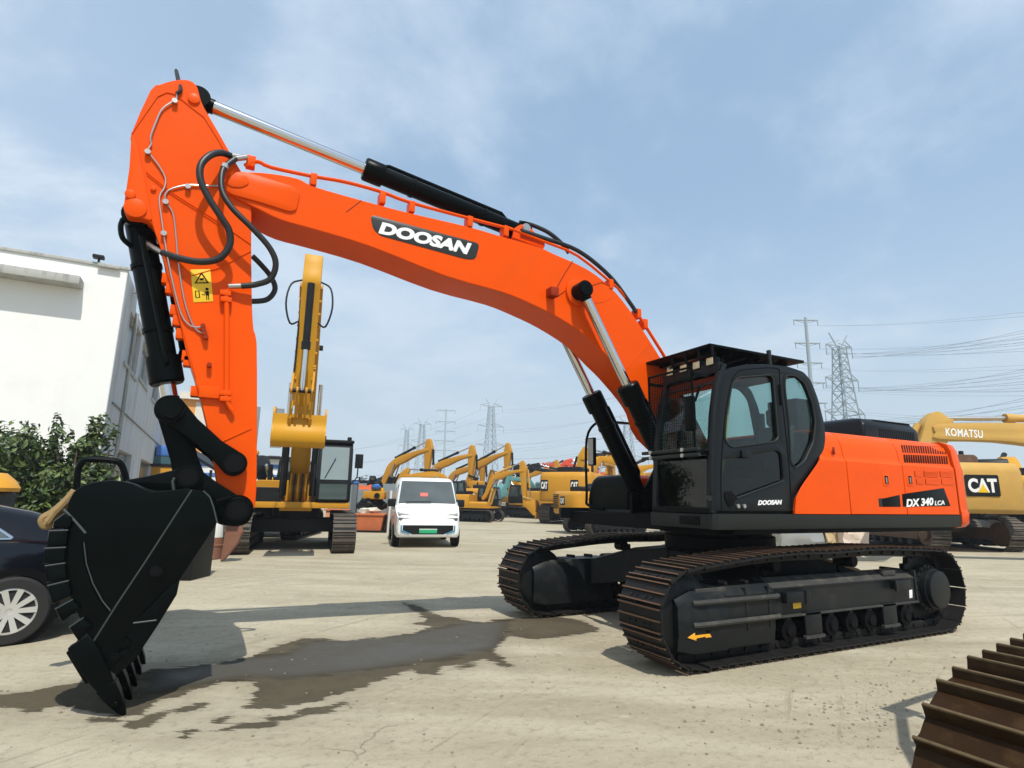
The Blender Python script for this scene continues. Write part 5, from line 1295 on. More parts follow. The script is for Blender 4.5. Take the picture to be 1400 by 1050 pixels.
def hole(pxs): return [(-(loc(q).y), loc(q).z) for q in (atX(u, v, BX) for u, v in pxs)]
wins = [[(175.5, 503), (186, 511), (188.5, 446), (178.5, 430)], [(193.5, 521), (201, 527), (204, 481), (196.5, 466)], [(210.5, 549), (215, 551), (217, 512), (212.5, 503)]]
doors = [[(160, 654), (176, 654.5), (178, 623), (163, 614)], [(191, 654), (206, 655), (208, 634), (193, 627)]]
hs2 = [hole(w) for w in wins + doors]
def rect(h): xs = [p[0] for p in h]; zs = [p[1] for p in h]; return [(min(xs), min(zs)), (max(xs), min(zs)), (max(xs), max(zs)), (min(xs), max(zs))]
hs2 = [rect(h) for h in hs2]
Mw = frame((0.15, -.003, 0), (0, -1, 0), (0, 0, 1))
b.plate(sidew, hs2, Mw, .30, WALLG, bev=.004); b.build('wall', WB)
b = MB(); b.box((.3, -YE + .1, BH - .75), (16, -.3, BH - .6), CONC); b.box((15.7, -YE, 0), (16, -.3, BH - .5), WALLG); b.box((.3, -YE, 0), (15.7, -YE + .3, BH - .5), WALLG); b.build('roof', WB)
for i, h in enumerate(hs2):
    (xa, za), (xb, zb) = h[0], h[2]; nm = 'window' if i < 3 else 'door'
    q = MB(); q.box((.20, -xb, za), (.24, -xa, zb), WINF); w_ = q.build(nm, WB)
    q = MB(); q.box((.185, -xb + .06, za + .06), (.2, -xa - .06, zb - .06), mat('dusty_glass', (.10, .115, .12), .25, var=.3)); q.build('pane' if i < 3 else 'door_leaf', w_)
    if i < 3:
        q = MB(); q.box((-.06, -xb - .05, za - .12), (.15, -xa + .05, za - .01), CONC); q.build('sill', w_)
q = MB(); c0 = loc(atY(0, 381, BY)); c1 = loc(atY(114, 391, BY)); q.box((c1.x, -.001, c1.z - .12), (15.5, .55, c1.z + .12), CONC, bev=.02); q.build('ledge', WB)
q = MB(); q.box((-.06, -.04, BH), (15.9, .05, BH + .10), CONC, bev=.02); q.build('coping', WB)
q = MB()
q.tube([(-.05, -2.6, BH - .6), (-.05, -2.6, 0)], .06, CONC, 8); q.tube([(-.03, -.6, 4.1), (-.03, -5, 4.1), (-.03, -12, 4.1), (-.03, -26, 4.1)], .025, WINF, 5); q.build('drainpipe', WB)
q = MB(); q.cyl((.75, .02, BH + .10), (.75, .02, BH + .24), .03, FARBLK); q.box((.62, -.05, BH + .2), (.90, .16, BH + .30), FARBLK, bev=.02); q.box((.2, .04, BH - .04), (.75, .14, BH + .06), CONC, bev=.02); q.build('security_camera', WB)
q = MB(); q.tube([(-.02, -1.4, BH - .25), (-.35, -1.4, BH - .1)], .03, WINF, 6); q.lathe([(0, .05), (.02, .3), (.08, .42), (.09, .42), (.03, .3)], (-.55, -1.2, BH - .15), (-.85, -.9, BH + .05), CONC, 18); q.build('satellite_dish', WB)

ORB = thing('building', 'orange and cream office block with flat grey roof, seen behind the stick linkage', 'building', (atY(244, 600, -52).x, -52, 0))
W_ = ORB.location.x - atY(298, 600, -52).x; HT = atY(246, 531, -52).z
OW = mat('orange_render', (.72, .30, .06), .8, var=.08); CRW = mat('cream_panel', (.66, .62, .52), .8)
b = MB(); b.box((-W_, -10, 0), (0, 0, HT - .9), OW); b.build('wall', ORB)
b = MB(); b.box((-W_ - .3, -10.3, HT - .9), (.3, .4, HT - .3), CRW); b.box((-W_ + .5, -9.5, HT - .3), (-.3, -.3, HT + .4), CONC); b.build('roof', ORB)
for k in range(4):
    for j in range(2):
        x = -1.1 - k * 2.1 if k else -1.0
        q = MB(); q.box((x - 1.0, -.05, 1.0 + j * (HT * .45)), (x, .03, .6 + (j + 1) * (HT * .42)), CRW if k == 0 else WINF); w_ = q.build('window', ORB)
        q = MB(); q.box((x - .85, .03, 1.2 + j * (HT * .45)), (x - .15, .05, .4 + (j + 1) * (HT * .42)), GLASSL if k else CRW); q.build('pane', w_)
HUT = thing('site_hut', 'long low white hut with blue bands beyond the facing excavator', 'hut', (atY(262, 650, -42).x, -42, 0))
hw_ = HUT.location.x - atY(394, 650, -42).x; h0 = atY(370, 625, -42).z
BLUEB = mat('blue_band', (.05, .16, .45), .5, var=.2, scale=3)
b = MB(); b.box((-hw_, -4, 0), (0, 0, h0 - .15), WHITE); b.build('wall', HUT)
b = MB()
for z in (h0 * .45, h0 * .62, h0 * .80): b.box((-hw_ + .1, -.02, z), (-.1, .02, z + h0 * .07), BLUEB)
b.build('painted_band', HUT)
b = MB(); b.box((-hw_ - .3, -4.3, h0 - .15), (.3, .5, h0 + .05), FARBLK); b.build('roof', HUT)
CN = thing('canopy', 'dark steel lean-to canopy under the orange block', 'canopy', (atY(256, 640, -34).x, -34, 0))
cz = atY(260, 622, -34).z; cw_ = CN.location.x - atY(294, 640, -34).x
b = MB(); b.loft([[V((x, y, z)) for y, z in ((0, cz - dz), (0, cz + .2 - dz), (-4, cz + .7 - dz), (-4, cz + .5 - dz))] for x, dz in ((0, 0), (-cw_, .9))], FARBLK); b.build('roof', CN)
for x, dz in ((-.2, .05), (-cw_ + .2, .85)):
    b = MB(); b.box((x - .08, -.3, 0), (x + .08, -.14, cz - dz), FARBLK); b.build('post', CN)
BT = thing('truck_load', 'stack with blue sheeted top and yellow base at the end of the white building', 'load', (atY(231, 650, -30).x, -30, 0))
z1 = atY(231, 609, -30).z; z2 = atY(231, 624, -30).z; z3 = atY(231, 637, -30).z; z4 = atY(231, 646, -30).z
b = MB(); b.box((-1, -2, z2), (.75, 0, z1), BLUEB, bev=.12); b.build('blue_sheet', BT)
b = MB(); b.box((-.95, -1.9, z3), (.8, -.05, z2), mat('dark_teal', (.03, .09, .11), .5)); b.box((-1, -1.9, z3 - .05), (.9, .05, z3 + .1), FARBLK); b.build('crate', BT)
b = MB(); b.box((-1.1, -2, 0), (.85, 0, z3 - .05), YEL, bev=.05); b.build('base', BT)

# ------------------------------------------------------------------ shrubs and far trees
def leafmat(name, c, var=.35):
    M = mat(name, c, .45, var=var, scale=1.1); b = M.node_tree.nodes['Principled BSDF']; return M
LEAFM = [leafmat('leaf_dark', (.022, .042, .008)), leafmat('leaf_mid', (.048, .085, .014)), leafmat('leaf_light', (.10, .14, .03))]
BARK = mat('bark', (.09, .07, .05), .9, var=.3, scale=8)
def leaves(n, clumps, size, rng, mats):
    Vv = []; F_ = []; mi = []
    for i in range(n):
        (c, r, w) = clumps[rng.choices(range(len(clumps)), [q[2] for q in clumps])[0]]
        d = V((rng.gauss(0, 1), rng.gauss(0, 1), rng.gauss(0, 1))).normalized(); rad = rng.random() ** .45
        p = V(c) + V((d.x * r[0], d.y * r[1], d.z * r[2])) * rad
        if p.z < .05: continue
        nrm = (d + V((rng.gauss(0, .5), rng.gauss(0, .5), rng.gauss(.4, .5)))).normalized(); t = nrm.orthogonal().normalized(); t.rotate(Matrix.Rotation(rng.random() * 6.28, 3, nrm)); u = nrm.cross(t)
        s = size * (.5 + rng.random() * 1.1); k = len(Vv)
        Vv += [p - t * s, p - t * s * .1 + u * s * .42 + nrm * s * .1, p + t * s, p - t * s * .1 - u * s * .42 + nrm * s * .1]; F_.append((k, k + 1, k + 2, k + 3))
        h = rng.random() + .25 * (d.z > .3) ; mi.append(0 if h < .42 else (1 if h < .85 else 2))
    me = bpy.data.meshes.new('leaves'); me.from_pydata([tuple(v) for v in Vv], [], F_)
    for m in mats: me.materials.append(m)
    me.polygons.foreach_set('material_index', mi); return me
def shrub(name, label, base, h, w, n, seed, group=None, size=.085, cat_='shrub'):
    rng = random.Random(seed); T = thing(name, label, cat_, base, 0, group)
    clumps = []
    for k in range(26):
        a = rng.random() * 6.28; rr = rng.random() ** .6 * w * .72; z = h * (.08 + .78 * rng.random()); 
        if z > h * .6: rr *= .75
        s = w * (.20 + .22 * rng.random()); clumps.append(((rr * math.cos(a), rr * .8 * math.sin(a), z), (s, s, s * (.8 + .5 * rng.random())), s * s))
    for k in range(15):     # upright shoots that break the outline
        a = rng.random() * 6.28; rr = rng.random() * w * .7; clumps.append(((rr * math.cos(a), rr * .7 * math.sin(a), h * (.86 + .14 * rng.random())), (.12, .12, h * .12), .012 * w))
    me = leaves(n, clumps, size, rng, LEAFM); o = bpy.data.objects.new('foliage', me); COL.objects.link(o); o.parent = T
    b = MB()
    for k in range(6):
        a = k * 1.05; b.tube([(.1 * math.cos(a), .1 * math.sin(a), 0), (.3 * w * math.cos(a), .3 * w * math.sin(a), h * .35), (.5 * w * math.cos(a + .3), .5 * w * math.sin(a + .3), h * .8)], .025, BARK, 6, smooth=3)
    b.build('stem', T)
    return T
sg_ = 'shrubs along the foot of the white building'
for i, (u, vt, Y, w, lab) in enumerate(((20, 592, -9.2, 1.35, 'broad green shrub at the left edge under the white wall'), (-38, 588, -9.6, 1.5, 'green shrub against the white wall, cut by the left frame edge'), (76, 604, -9.4, 1.25, 'green shrub with light tips, middle of the hedge under the white wall'), (128, 580, -9.0, 1.05, 'tall green shrub at the corner of the white building'))):
    p = atY(u, vt, Y); shrub('shrub', lab, (p.x, Y, 0), p.z, w, 9000, 11 + i, sg_, .062)
fr_ = random.Random(5)
Vt = []; clumps = []
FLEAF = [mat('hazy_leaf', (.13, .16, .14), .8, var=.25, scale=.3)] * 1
def far_trees():
    cl_ = []
    for k in range(150):
        u = -250 + k * 12.5 + fr_.random() * 9; p = atD(u, 690, 190 + 40 * fr_.random()); h = 3 + 5.5 * fr_.random() ** 1.5
        for j in range(3): cl_.append(((p.x + fr_.gauss(0, 2), p.y + fr_.gauss(0, 2), h * (.3 + .3 * j)), (3.2, 3.2, h * .32), 1))
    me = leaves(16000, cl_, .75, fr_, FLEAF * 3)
    me.polygons.foreach_set('material_index', [0] * len(me.polygons))
    o = bpy.data.objects.new('distant_trees', me); COL.objects.link(o); struct(o, 'stuff'); o['label'] = 'hazy far line of trees along the horizon'; return o
far_trees()

# ------------------------------------------------------------------ vehicles
CARP = mat('black_car_paint', (.0035, .0045, .007), .10, var=.1, coat=.15, spec=.35)
TYRE = mat('tyre', (.014, .014, .014), .8, var=.3, scale=12)
ALLOY = mat('alloy', (.72, .72, .70), .3, metal=.6)
TAILL = mat('tail_light', (.25, .01, .01), .2, coat=.8)
def wheel(T, x, y, s, r=.33, w=.22, spokes=10):
    b = MB(); b.lathe([(0, r * .7), (.0, r * .93), (.03, r), (w - .03, r), (w, r * .93), (w, r * .68), (w - .02, r * .66)], (x, y - s * w / 2, r), (x, y + s * w / 2, r), TYRE, 36); o = b.build('wheel', T)
    b = MB(); yo = y + s * (w / 2 - .015)
    b.lathe([(0, r * .64), (.05, r * .64), (.055, r * .70), (.065, r * .70), (.07, r * .62), (.03, r * .60)], (x, yo - s * .06, r), (x, yo + s * .01, r), ALLOY, 36); b.cyl((x, yo - s * .06, r), (x, yo - s * .022, r), r * .66, FARBLK, n=32)
    for k in range(spokes):
        a = 2 * math.pi * k / spokes; d = V((math.cos(a), 0, math.sin(a))); n = V((-d.z, 0, d.x)); c = V((x, yo, r))
        b.loft([[c + d * r * t + n * wd * e + V((0, s * (off + (.012 if q else -.012)), 0)) for e, q in ((-1, 0), (1, 0), (1, 1), (-1, 1))] for t, wd, off in ((.08, .020, -.006), (.66, .028, .004))], ALLOY)
    b.cyl((x, yo - s * .03, r), (x, yo + s * .0, r), r * .17, ALLOY, n=20, bev=.008)
    for k in range(5):
        a = 2 * math.pi * k / 5 + .3; b.cyl((x + r * .2 * math.cos(a), yo - s * .01, r + r * .2 * math.sin(a)), (x + r * .2 * math.cos(a), yo + s * .002, r + r * .2 * math.sin(a)), .012, FARBLK, n=8)
    b.build('rim', o)
def arch(q, x, s, z, r0, r1, y1):
    q.loft([[V((x + r * math.cos(a), s * y, z + r * math.sin(a))) for r, y in ((r0, y1 - .1), (r1, y1 - .1), (r1, y1), (r0, y1))] for a in [2 * math.pi * k / 36 for k in range(37)]], DARK, cap=False)
def sedan(label, locn, rz, paint, group=None, trim=True):
    T = thing('car', label, 'car', locn, rz, group)
    st_ = [(-2.43, .74, .42, .86, .90, .66), (-2.36, .85, .32, .95, 1.0, .74), (-2.1, .90, .24, 1.0, 1.10, .72), (-1.75, .915, .2, 1.01, 1.20, .69), (-1.45, .92, .19, 1.01, 1.30, .66), (-.95, .92, .19, 1.0, 1.41, .62), (-.45, .92, .19, .98, 1.45, .60), (.1, .92, .19, .965, 1.46, .60), (.6, .92, .19, .95, 1.38, .62), (1.1, .92, .19, .94, 1.13, .70), (1.4, .915, .2, .93, .99, .76), (2.0, .88, .22, .84, .90, .72), (2.3, .80, .28, .74, .78, .62), (2.42, .66, .34, .64, .67, .5)]
    S_ = []
    for x, w, zb, zl, zr, wr in st_:
        half = [(w * .86, zb), (w * .97, zb + .10), (w, (zb + zl) / 2), (w * .985, zl - .06), (w * .95, zl), (wr + .03, zr - .07), (wr - .04, zr - .012), (wr * .5, zr)]
        S_.append([V((x, y, z)) for y, z in half] + [V((x, -y, z)) for y, z in half[::-1]])
    b = MB(); b.loft(S_, paint); body = b.build('body', T, sharp=.9)
    for s in (1, -1):
        b = MB()
        side_pts = {x: (w, zl, zr, wr) for x, w, zb, zl, zr, wr in st_}
        tops = []; bots = []
        for x in (-1.30, -.95, -.45, .1, .6, .95):
            xs = [q[0] for q in st_]; w = np.interp(x, xs, [q[1] for q in st_]); zl = np.interp(x, xs, [q[3] for q in st_]); zr = np.interp(x, xs, [q[4] for q in st_]); wr = np.interp(x, xs, [q[5] for q in st_])
            A_ = V((x, s * w * .95, zl)); B_ = V((x, s * (wr + .03), zr - .07)); o_ = V((0, s * .006, .004))
            bots.append(A_.lerp(B_, .08) + o_); tops.append(A_.lerp(B_, .12 if x < -1.2 else .9) + o_)
        for i in range(len(tops) - 1): b.quad([bots[i], bots[i + 1], tops[i + 1], tops[i]], GLASSF)
        wn = b.build('window', T, recalc=False)
        q = MB(); q.tube(bots + tops[::-1] + [bots[0]], .014, CHROME, 6); q.build('window_trim', wn)
        q = MB()
        for x in (-1.38, 1.42): q = MB(); arch(q, x, s, .345, .33, .40, .925); q.build('wheel_arch', body)
        for x in (-1.38, 1.42): wheel(T, x, s * .85, s)
        q = MB(); q.tube([(-.35, s * .905, .90), (-.32, s * .945, .905), (-.14, s * .945, .905), (-.11, s * .905, .90)], .014, CHROME, 6); q.build('door_handle', body)
        q = MB(); q.loft([[V((-2.42 + .0, s * (.45 + t * .30), z)) for z in (.72, .86)] + [V((-2.445 + t * .04, s * (.45 + t * .3), z)) for z in (.86, .72)] for t in (0, 1)], TAILL); q.build('tail_light', T)
        q = MB(); q.tube([(.42, s * .93, .25), (.42, s * .93, .9), (.38, s * .90, .96)], .004, DARK, 4); q.tube([(-.68, s * .93, .25), (-.68, s * .925, .9)], .004, DARK, 4); q.build('door_gap', body)
    return T
cl_ = gp(4, 883); nrmc = (V((CAMP.x, CAMP.y, 0)) - cl_).normalized(); side_dir = V((nrmc.y, -nrmc.x, 0)); side_dir.rotate(Euler((0, 0, math.radians(3))))
nrmc = V((-side_dir.y, side_dir.x, 0))
sedan('glossy black saloon car with silver alloy wheel, partly hidden behind the black bucket', cl_ + side_dir * 1.38 - nrmc * .90, heading_of(side_dir), CARP)
pc = gp(476, 698); sedan('pale blue car far away between the facing excavator and the junk pile', pc, heading_of(RIGHT), mat('pale_blue_paint', (.45, .62, .66), .3, coat=.5))

VANW = mat('white_van_paint', (.80, .81, .80), .25, var=.02, coat=.6, dirt=.15, dirtcol=(.6, .58, .54))
def van(locn, rz):
    T = thing('van', 'white electric van with dark windscreen and green number plate, parked facing the camera', 'van', locn, rz)
    Hh, hw = 2.12, .90
    st_ = [(-2.2, .80, .40, 1.15, 2.00, .70), (-2.12, .88, .32, 1.15, 2.08, .74), (-1.0, .90, .28, 1.15, 2.12, .78), (.4, .90, .28, 1.15, 2.12, .78), (.95, .90, .28, 1.15, 2.06, .78), (1.12, .90, .28, 1.15, 1.98, .775), (1.62, .90, .28, 1.14, 1.30, .83), (1.72, .895, .29, 1.10, 1.20, .83), (2.05, .87, .30, .92, 1.06, .80), (2.16, .83, .32, .80, .92, .76), (2.20, .78, .36, .70, .78, .72)]
    S_ = []
    for x, w, zb, zl, zr, wr in st_:
        half = [(w * .93, zb), (w * .99, zb + .08), (w, (zb + zl) / 2), (w * .985, zl), ((w + wr) / 2 + .02, (zl + zr) / 2), (wr, zr - .08), (wr - .06, zr - .015), (wr * .5, zr)]
        S_.append([V((x, y, z)) for y, z in half] + [V((x, -y, z)) for y, z in half[::-1]])
    b = MB(); b.loft(S_, VANW); body = b.build('body', T, sharp=.7)
    b = MB(); b.loft([[V((1.635, y, 1.31)) for y in (-.80, .80)] + [V((1.60, y, 1.31)) for y in (.80, -.80)], [V((1.13, y, 1.98)) for y in (-.72, .72)] + [V((1.09, y, 1.98)) for y in (.72, -.72)]], mat('van_glass', (.075, .09, .09), .08, var=.5, scale=1.5, spec=.7)); ws = b.build('windscreen', T)  # brightened, mottled glass colour paints the windscreen's reflection
    b = MB(); b.quad([V((1.50, .02, 1.505)), V((1.50, -.20, 1.505)), V((1.42, -.20, 1.615)), V((1.42, .02, 1.615))], mat('red_card', (.55, .10, .07), .6)); b.build('red_card', ws, recalc=False)
    for s in (1, -1):
        b = MB(); b.loft([[V((x, s * (w + .004), z)) for x, z, w in ((.55, 1.22, .895), (1.50, 1.24, .885), (1.12, 1.88, .80), (.58, 1.90, .80))], [V((x, s * (w - .03), z)) for x, z, w in ((.55, 1.22, .895), (1.50, 1.24, .885), (1.12, 1.88, .80), (.58, 1.90, .80))]], GLASSF); b.build('window', T)
        b = MB(); b.box((1.32, s * .93 - .09, 1.18), (1.44, s * .93 + (.16 if s > 0 else -.16) * 1 - (0 if s > 0 else 0), 1.42), FARBLK, bev=.04) if s > 0 else b.box((1.32, -1.09, 1.18), (1.44, -.84, 1.42), FARBLK, bev=.04); b.build('mirror', T)
        b = MB(); b.loft([[V((2.178, s * y, z)) for y, z in ((.50, .72), (.80, .74), (.80, .88), (.46, .86))], [V((2.06, s * y, z)) for y, z in ((.50, .72), (.84, .74), (.84, .90), (.46, .88))]], mat('head_lamp', (.10, .11, .11), .15, var=.4, scale=12, coat=.8)); b.build('headlight', T)
        b = MB(); b.loft([[V((2.135, s * y, z)) for y, z in ((.52, .955), (.80, .97), (.80, 1.02), (.54, .985))], [V((2.0, s * y, z)) for y, z in ((.52, .965), (.84, .98), (.84, 1.04), (.54, .995))]], mat('lamp_strip', (.42, .45, .45), .2, coat=.6)); b.build('lamp_strip', T)
        b = MB(); b.tube([V((2.21, s * .72, .66)), V((2.215, s * .72, .50)), V((2.215, s * .50, .42))], .018, mat('blue_trim', (.03, .22, .38), .4), 6); b.build('blue_trim', T)
        q = MB()
        for x in (-1.35, 1.42): q = MB(); arch(q, x, s, .33, .31, .38, .905); q.build('wheel_arch', body)
        for x in (-1.35, 1.42): wheel(T, x, s * .835, s, r=.32, w=.20, spokes=7)
    b = MB(); b.loft([[V((2.21, y, z)) for y, z in ((-.68, .66), (.68, .66), (.68, .52), (.42, .40), (-.42, .40), (-.68, .52))], [V((2.0, y, z)) for y, z in ((-.68, .68), (.68, .68), (.68, .52), (.42, .38), (-.42, .38), (-.68, .52))]], FARBLK); gr = b.build('grille', T)
    b = MB(); b.box((2.21, -.24, .43), (2.225, .24, .56), mat('plate_green', (.02, .36, .16), .5), bev=.004); npl = b.build('number_plate', T)
    b = MB(); b.box((2.2255, -.24, .535), (2.227, .24, .562), mat('plate_pale', (.55, .62, .55), .5)); b.build('plate_band', npl)
    b = MB(); b.tube([V((1.76, -.80, 1.17)), V((1.80, -.5, 1.165)), V((1.82, 0, 1.16)), V((1.80, .5, 1.165)), V((1.76, .80, 1.17))], .006, DARK, 5); b.build('bonnet_gap', body)
    b = MB(); b.lathe([(0, .06), (.015, .075), (.02, .05)], (2.12, 0, .905), (2.14, 0, .91), STEEL, 20); b.build('badge', T)
    b = MB(); b.tube([V((1.66, -.6, 1.33)), V((1.655, .1, 1.345))], .012, DARK, 5); b.build('wiper', T)
    return T
va = gp(538, 747); vb = gp(621, 745); lat = (va - vb).normalized(); fw = V((lat.y, -lat.x, 0)); fw = fw if fw.y > 0 else -fw
fw = V((CAMP.x, CAMP.y, 0)) - (va + vb) / 2; fw.normalize(); fw.rotate(Euler((0, 0, math.radians(5))))

vt = van((va + vb) / 2 - fw * 1.5, heading_of(fw)); vt.scale = (1.12, 1.12, 1.02)

# ------------------------------------------------------------------ yard clutter
def lump(b, c, r, m, seed, n=2):
    t = bmesh.new(); bmesh.ops.create_icosphere(t, subdivisions=n, radius=1); rg_ = random.Random(seed)
    for v in t.verts: k = .75 + .5 * rg_.random(); v.co = V((v.co.x * r[0] * k, v.co.y * r[1] * k, max(-.9, v.co.z) * r[2] * k)) + V(c)
    b.merge(t, m)
jk = gp(507, 727); jr = heading_of(RIGHT)
T = thing('skip', 'weathered orange steel skip beside the white van', 'skip', jk, jr)
SKO = mat('faded_orange', (.55, .15, .05), .7, var=.25, dirt=.6, dirtcol=(.35, .16, .09))
b = MB(); b.loft([[V((x, y, z)) for x, y in ((-1, -.6), (1, -.6), (1, .6), (-1, .6))] if False else [V((x * k, y * k, z)) for x, y in ((-.62, -.5), (.62, -.5), (.62, .5), (-.62, .5))] for k, z in ((.82, .08), (1.0, .72))], SKO); b.build('tub', T)
b = MB(); b.box((-.66, -.54, .70), (.66, .54, .78), SKO, bev=.02); b.build('rim', T)
b = MB(); b.box((-.75, -.6, .0), (.75, .6, .08), FARBLK); b.build('skid', T)
bs = jk + V((0, 0, .78))
def at_j(x, y, z): return jk + RIGHT * x - FWD * y + V((0, 0, z))
b = MB(); lump(b, (0, 0, .12), (.42, .3, .16), mat('pale_rubble', (.55, .53, .45), .9, var=.2, scale=6), 3); lump(b, (.3, .1, .1), (.3, .25, .16), mat('pale_rubble', (.55, .53, .45)), 9); o = tag(b.build('rubble_block'), 'pale rubble lump lying on the orange skip', 'rubble'); o.location = at_j(-.05, 0, .77)
b = MB()
for k in range(7): lump(b, (-.4 + .14 * k, 0, .12 + .1 * (k % 3)), (.26, .26, .18), FARBLK, 20 + k)
o = tag(b.build('scrap_heap'), 'dark heap of scrap lying above the pale rubble', 'scrap'); o.location = at_j(0, -.1, .98)
T2 = thing('engine', 'yellow engine unit lying on the dark scrap heap', 'engine', at_j(.02, -.1, 1.38), jr)
b = MB(); b.box((-.42, -.3, 0), (.50, .3, .34), YEL, bev=.05); b.build('engine_block', T2)
b = MB(); b.cyl((-.2, .1, .3), (.4, .1, .36), .14, YELB, bev=.02); b.cyl((.2, -.35, .15), (.2, .34, .15), .12, FARBLK); b.build('cylinder_head', T2)
b = MB()
for s in (1, -1): b.loft([[V((0, 0, .06)), V((0, .02, .06)), V((0, .02, -.06)), V((0, 0, -.06))], [V((s * .26, 0, .16)), V((s * .26, .02, .16)), V((s * .26, .02, -.10)), V((s * .26, 0, -.10))]], mat('ribbon_orange', (.85, .16, .05), .7))
o = tag(b.build('warning_ribbon'), 'bright orange ribbon knot on top of the scrap pile', 'ribbon'); o.location = at_j(-.34, .1, 1.86); o.rotation_euler = (0, 0, jr)
b = MB(); lump(b, (0, 0, 0), (.2, .18, .14), BLUEB, 31); o = tag(b.build('blue_bag'), 'blue bag on top of the scrap pile', 'bag'); o.location = at_j(.12, 0, 1.90)
b = MB(); lump(b, (0, 0, 0), (.34, .3, .28), FARBLK, 41); lump(b, (.1, 0, .22), (.2, .2, .2), FARBLK, 42); o = tag(b.build('scrap_bundle'), 'black tangled bundle behind the orange ribbon', 'scrap'); o.location = at_j(-.05, -.4, 1.98)
b = MB(); b.box((-.11, -.11, 0), (.11, .11, 2.05), mat('grey_post', (.11, .13, .14), .7), bev=.02); b.box((-.14, -.14, 2.03), (.14, .14, 2.12), BLUEB, bev=.02); b.box((-.2, -.2, -.001), (.2, .2, .04), FARBLK); o = tag(b.build('post'), 'grey square steel post left of the scrap pile', 'post'); o.location = at_j(-.78, .1, 0); o.rotation_euler = (0, 0, jr)
b = MB(); b.box((-.5, -.3, 0), (.5, .3, .85), mat('salmon_paint', (.60, .28, .16), .7, dirt=.4), bev=.04); b.box((-.55, -.35, .85), (.55, .35, .92), SKO, bev=.01); o = tag(b.build('cabinet'), 'salmon cabinet between the facing excavator and the grey post', 'cabinet'); o.location = at_j(-1.55, -.4, 0); o.rotation_euler = (0, 0, jr)
b = MB(); b.box((-.04, -.5, 0), (.04, .5, 1.75), mat('pale_board', (.55, .55, .52), .7), bev=.01); o = tag(b.build('board'), 'pale upright board leaning beside the white van', 'board'); o.location = at_j(.72, .2, 0); o.rotation_euler = (0, math.radians(2), jr + .3)
b = MB(); b.box((-2.6, -1.2, 0), (1.6, 1.2, 2.25), mat('grey_container', (.16, .19, .20), .7, var=.2, dirt=.3), bev=.03)
for k in range(16): b.box((-2.5 + k * .26, 1.19, .1), (-2.4 + k * .26, 1.225, 2.1), mat('grey_container', (.16, .19, .20)))
o = tag(b.build('container'), 'grey ribbed container behind the scrap pile', 'container'); o.location = gp(520, 712); o.rotation_euler = (0, 0, jr)

# behind the bucket and stick
p = gp(262, 792); b = MB()
b.box((-.48, -.35, 0), (.48, .35, 1.22), FARBLK, bev=.03); b.box((-.5, -.37, 1.2), (.5, .37, 1.28), FARBLK, bev=.02); b.box((-.3, .35, .4), (.3, .38, .9), FARBLK, bev=.01)
o = tag(b.build('steel_bin'), 'black steel bin standing behind the large bucket', 'bin'); o.location = p + V((.28, -.3, 0)); o.rotation_euler = (0, 0, heading_of(RIGHT))
T = thing('drum', 'white topped rusty drum just right of the black bin', 'drum', gp(284, 766) + V((0, -.3, 0)))
b = MB(); b.lathe([(0, .26), (.02, .28), (.30, .28), (.31, .295), (.33, .295), (.34, .28), (.5, .28)], (0, 0, 0), (0, 0, .5), mat('drum_rust', (.22, .09, .05), .7, dirt=.4)); b.build('drum_body', T)
b = MB(); b.lathe([(0, .27), (.25, .25), (.38, .18), (.4, .05)], (0, 0, .5), (0, 0, .9), mat('white_drum', (.62, .62, .58), .6)); b.build('drum_top', T)
T = thing('ripper', 'rust brown ripper tooth standing under the orange stick', 'ripper', gp(304, 768)); T.rotation_euler = (0, 0, heading_of(RIGHT))
b = MB(); b.xz(rnd([(-.03, 0), (.06, .06), (.32, .42), (.40, .66), (.34, .84), (.20, .94), (.02, .92), (.0, .5)], .03), 0, .10, mat('ripper_rust', (.20, .085, .05), .65, var=.25, scale=6, dirt=.4), bev=.012); sh_ = b.build('shank', T)
b = MB(); b.box((-.01, -.18, .88), (.34, .18, 1.02), mat('green_patch', (.08, .26, .20), .6, var=.3), bev=.03); b.cyl((.06, -.2, 1.0), (.06, .2, 1.0), .06, RFR); b.cyl((.26, -.2, 1.0), (.26, .2, 1.0), .06, RFR); b.build('mounting_head', T)
b = MB(); b.box((-.7, -.2, 0), (.7, .2, .12), mat('timber', (.28, .21, .14), .9, var=.3, scale=8), bev=.01); b.box((-.65, -.18, .12), (.65, .18, .30), mat('timber', (.28, .21, .14)), bev=.01); b.box((-.6, -.15, .3), (.6, .15, .52), mat('pinkish_board', (.42, .33, .27), .9, var=.2), bev=.01)
o = tag(b.build('timber_stack'), 'low stack of boards on the ground behind the ripper tooth', 'timber'); o.location = gp(298, 748) ; o.rotation_euler = (0, 0, heading_of(RIGHT))
excavator('excavator', 'teal excavator standing close behind the facing yellow one, left of its boom', gp(368, 733), heading_of(V((.35, .93, 0))), .92, col=TEAL, boom_l=4.6, boom_a=-2., stick_a=-70., stick_l=1.6, buck_a=30., knee=.2, boomcol=FARBLK, frame_m=FARBLK, house_h=.75, cyl=YEL)
